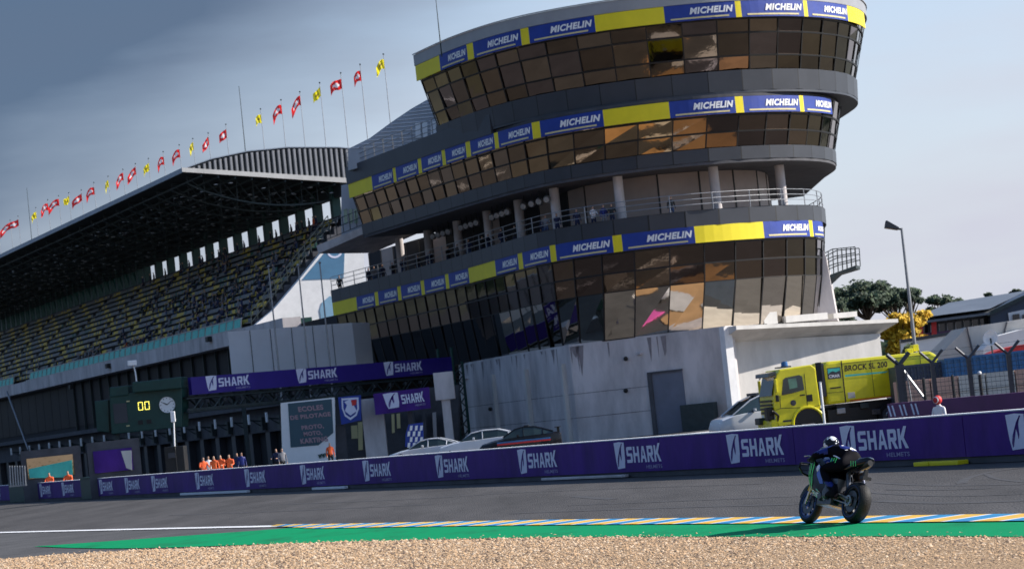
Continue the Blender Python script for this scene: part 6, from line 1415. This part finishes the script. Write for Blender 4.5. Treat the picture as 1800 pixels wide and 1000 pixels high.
for k in range(12):
    a0, a1 = R_(20+k*9), R_(29+k*9); 
    for s in (-1, 1):
        c = (.71, 0, .305); q = [(c[0]+.325*math.cos(a), y, c[2]+.325*math.sin(a)) for a, y in ((a0, 0), (a0, s*.06), (a1, s*.06), (a1, 0))]; fd.poly(q)
        q = [(c[0]+.325*math.cos(a)*kk, s*.062, c[2]+.325*math.sin(a)*kk) for a, kk in ((a0, 1), (a0, .86), (a1, .86), (a1, 1))]; fd.poly(q)
part(fd, 'front_mudguard', 'fairing')
en = MB(); en.box((-.05, 0, .42), (.42, .42, .34)); en.box((-.18, .02, .56), (.3, .40, .22), rz=.2); en.lathe([(0, 0), (.10, 0), (.11, .03), (.07, .06), (0, .06)], (-.14, .21, .44), (0, 1, 0), 16); en.lathe([(0, 0), (.07, 0), (.06, .05), (0, .05)], (.03, .21, .38), (0, 1, 0), 16); part(en, 'engine', 'engine', False, bevel=.015)
ch = MB()
for k in range(20): ch.box((-.20-.52*k/19, .155, .44-.115*k/19+.035), (.02, .02, .016)); ch.box((-.20-.52*k/19, .155, .39-.09*k/19-.03), (.02, .02, .016))
ch.lathe([(.06, -.005), (.085, -.005), (.085, .005), (.06, .005), (.06, -.005)], (-.72, .155, .325), (0, 1, 0), 20); part(ch, 'chain', 'steel_pale', False)
ex = MB().path([(-.10, -.16, .28), (-.35, -.19, .30), (-.50, -.17, .38)], .04, 10); ex.tube((-.50, -.17, .38), (-.62, -.17, .42), .045, .04, n=14); part(ex, 'exhaust', 'black')
ex = MB().tube((-.60, .0, .86), (-1.02, .04, .93), .05, .045, n=14); part(ex, 'upper_exhaust', 'black')
part(MB().box((-.88, 0, .70), (.10, .15, .05)).box((-.86, .0, .77), (.04, .06, .12)), 'tail_bracket', 'black', False)
part(MB().tube((-.45, .02, .50), (-.36, .02, .78), .04, n=10), 'shock_absorber', 'engine')
def on_fairing(x, z, o=.006):   # left flank surface point of the fairing
    st = [(.80, .80, .90, .05), (.72, .70, 1.02, .15), (.58, .60, 1.10, .22), (.44, .46, 1.12, .26), (.28, .34, 1.02, .27), (.08, .27, .93, .26), (-.12, .24, .84, .23), (-.28, .27, .62, .18), (-.34, .34, .50, .1)]
    xs = [-s[0] for s in st]; z0 = np.interp(-x, xs, [s[1] for s in st]); z1 = np.interp(-x, xs, [s[2] for s in st]); hw = np.interp(-x, xs, [s[3] for s in st]); k = min(.98, abs(z-(z0+z1)/2)/((z1-z0)/2)); return Vector((x, hw*(1-k**3)**(1/3)+o, z))
def decal(name, pts, m, sub=6, o=.007):
    mb = MB()   # pts: centre line (x, z, halfwidth)
    P = [Vector(p) for p in pts]; L2 = []
    for i in range(len(P)-1):
        for k in range(sub): L2.append(P[i].lerp(P[i+1], k/sub))
    L2.append(P[-1]); a = [on_fairing(p.x-p.z, p.y, o) for p in L2]; b = [on_fairing(p.x+p.z, p.y, o) for p in L2]
    for i in range(len(L2)-1): mb.poly([a[i], b[i], b[i+1], a[i+1]])
    return part(mb, name, m)
for k, xx in enumerate((.46, .385, .31)):
    decal('claw_stripe', [(xx+.05, .98-.02*k, .006), (xx+.03, .86, .019), (xx+.035, .74, .013), (xx, .60, .019), (xx+.01, .48, .008)], 'claw_green')
decal('blue_flash', [(.16, .86, .05), (.12, .72, .07), (.02, .58, .04)], 'fairing_blue')
decal('mint_panel', [(.24, .50, .11), (.14, .42, .13), (.02, .34, .12)], 'mint', o=.004)
tx = MB(); put_text(tx, 'ENEOS', lambda u, v: on_fairing(.27-u*.36, .40-u*.10+v*.09, .012), 0, 0, 1, 1, .03); part(tx, 'lettering', 'white_sign', False)
decal('blue_keel', [(-.05, .30, .08), (-.18, .29, .08)], 'fairing_blue')
mb = MB()
for k in range(3):
    x = -.62-.055*k; mb.poly([(x+.02, .155-.01*k, .95), (x+.0, .155-.01*k, .95), (x-.02, .15-.01*k, .87), (x-.005, .15-.01*k, .86)])
part(mb, 'tail_claw_mark', 'claw_green', False)
# rider
rd = leaned('person', 'motorcycle racer in black and blue leathers crouched over the leaning bike', 'person')
V_ = []; R__ = []; E_ = []
def nd(p, r, par=None):
    V_.append(tuple(p)); r = r if isinstance(r, tuple) else (r, r); kr = 1.12 if r[0] > .03 else 1; R__.append((r[0]*kr, r[1]*kr)); i = len(V_)-1
    if par is not None: E_.append((par, i))
    return i
hip = nd((-.44, .02, .93), (.145, .17)); sp = nd((-.27, .02, 1.05), (.125, .155), hip); cs = nd((-.06, .03, 1.12), (.135, .185), sp); nk = nd((.09, .04, 1.155), (.08, .085), cs); hdn = nd((.18, .05, 1.23), (.075, .075), nk)
for s in (-1, 1):
    sh = nd((.0, .19*s+.03, 1.10), .080, cs); el = nd((.12, .37*s+.02, 1.00), .056, sh); wr = nd((.30, .33*s, .965), .042, el); pm = nd((.365, .325*s, .965), (.036, .028), wr)
    for k in range(4):
        a = nd((.415, (.355-.027*k)*s, .968), .0135, pm); b = nd((.418, (.355-.027*k)*s, .935-.004*k), .0115, a); nd((.385, (.355-.027*k)*s, .922), .010, b)
    a = nd((.350, .275*s, .945), .014, pm); nd((.385, .262*s, .930), .012, a)
    th = nd((-.38, .13*s+.01, .90), .100, hip); kn = nd((-.02, (.30 if s > 0 else .36)*s, .80 if s > 0 else .74), .072, th); cf = nd((-.18, .255*s, .60), .062, kn); ak = nd((-.36, .23*s, .46), .045, cf); he = nd((-.40, .23*s, .42), .042, ak); nd((-.24, .235*s, .40), (.034, .045), he)
hump = nd((-.10, .03, 1.21), (.07, .09), cs)
def rf(c):
    if c.x > .335 and c.z < 1.02 and abs(c.y) > .2: return 2
    if -.34 < c.x < -.14 and abs(c.y-.03) < .12 and c.z > 1.10: return 1
    if c.z > 1.04 and c.x > -.05 and abs(c.y) > .1: return 1
    if abs(c.y) > .2 and .52 < c.z < .60: return 1
    return 0
bm_ = skinned('body', V_, E_, R__, ['leather', 'suit_blue', 'black'], rf, sub=2); link_mesh('body', bm_, rd)
helm = mat('helmet_pattern', (.78, .80, .84), .2, ns=13, c2=(.01, .012, .02), thr=(.50, .54), detail=1, spec=.2)
hc = Vector((.26, .07, 1.255))
h_ = MB().sphere(hc, .130, (1.12, .93, 1.0), 22, 16); part(h_, 'helmet', helm, parent=rd)
vz = MB()
for i in range(9):
    for j in range(3):
        def vp(i, j): a = R_(-68+136*i/9); b = R_(-16+32*j/3); return hc+Vector((math.cos(a)*math.cos(b)*.150, math.sin(a)*math.cos(b)*.125, math.sin(b)*.134))
        vz.poly([vp(i, j), vp(i+1, j), vp(i+1, j+1), vp(i, j+1)])
part(vz, 'visor', 'glass', parent=rd)
for s in (-1, 1):
    b = MB(); loft(b, [(-.46, .36, .48, .035), (-.40, .35, .58, .05), (-.30, .355, .50, .048), (-.20, .36, .44, .045), (-.14, .37, .41, .03)], 12, 2.5); b.v = [(x, y+.232*s, z) for x, y, z in b.v]; part(b, 'boot', 'leather', parent=rd)
    b = MB().lathe([(0, 0), (.055, 0), (.06, .012), (.03, .03), (0, .032)], (-.02 if s > 0 else -.02, (.368 if s > 0 else .43)*s, .80 if s > 0 else .74), (.3, s, .1), 14); part(b, 'knee_slider', 'lavender', parent=rd)
from mathutils.bvhtree import BVHTree
_b = BVHTree.FromPolygons([v.co.copy() for v in bm_.vertices], [tuple(q.vertices) for q in bm_.polygons])
def on_back(u, v):
    x = -.335+.16*v; y = .03+.19*(.5-u); h_ = _b.ray_cast(Vector((x, y, 2)), Vector((0, 0, -1)))
    return (h_[0]+h_[1]*.006) if h_[0] else Vector((x, y, 1.2))
tx = MB(); put_text(tx, '12', on_back, 0, 0, 1, 1, .05); part(tx, 'number', 'white_sign', False, parent=rd)
for k, (p, q) in enumerate((((-.30, .155, .98), (-.10, .205, 1.04)), ((-.30, .125, .985), (-.02, .20, .90)), ((.02, .275, 1.07), (.13, .40, 1.0)))):
    part(MB().path([p, ((p[0]+q[0])/2, (p[1]+q[1])/2+.02, (p[2]+q[2])/2+.01), q], .011, 6), 'piping', 'lavender', parent=rd)
for k in range(3):
    x = -.30+.075*k; part(MB().tube((x, .235, .99), (x-.02, .262, .90), .009, n=5), 'thigh_claw_mark', 'claw_green', parent=rd)
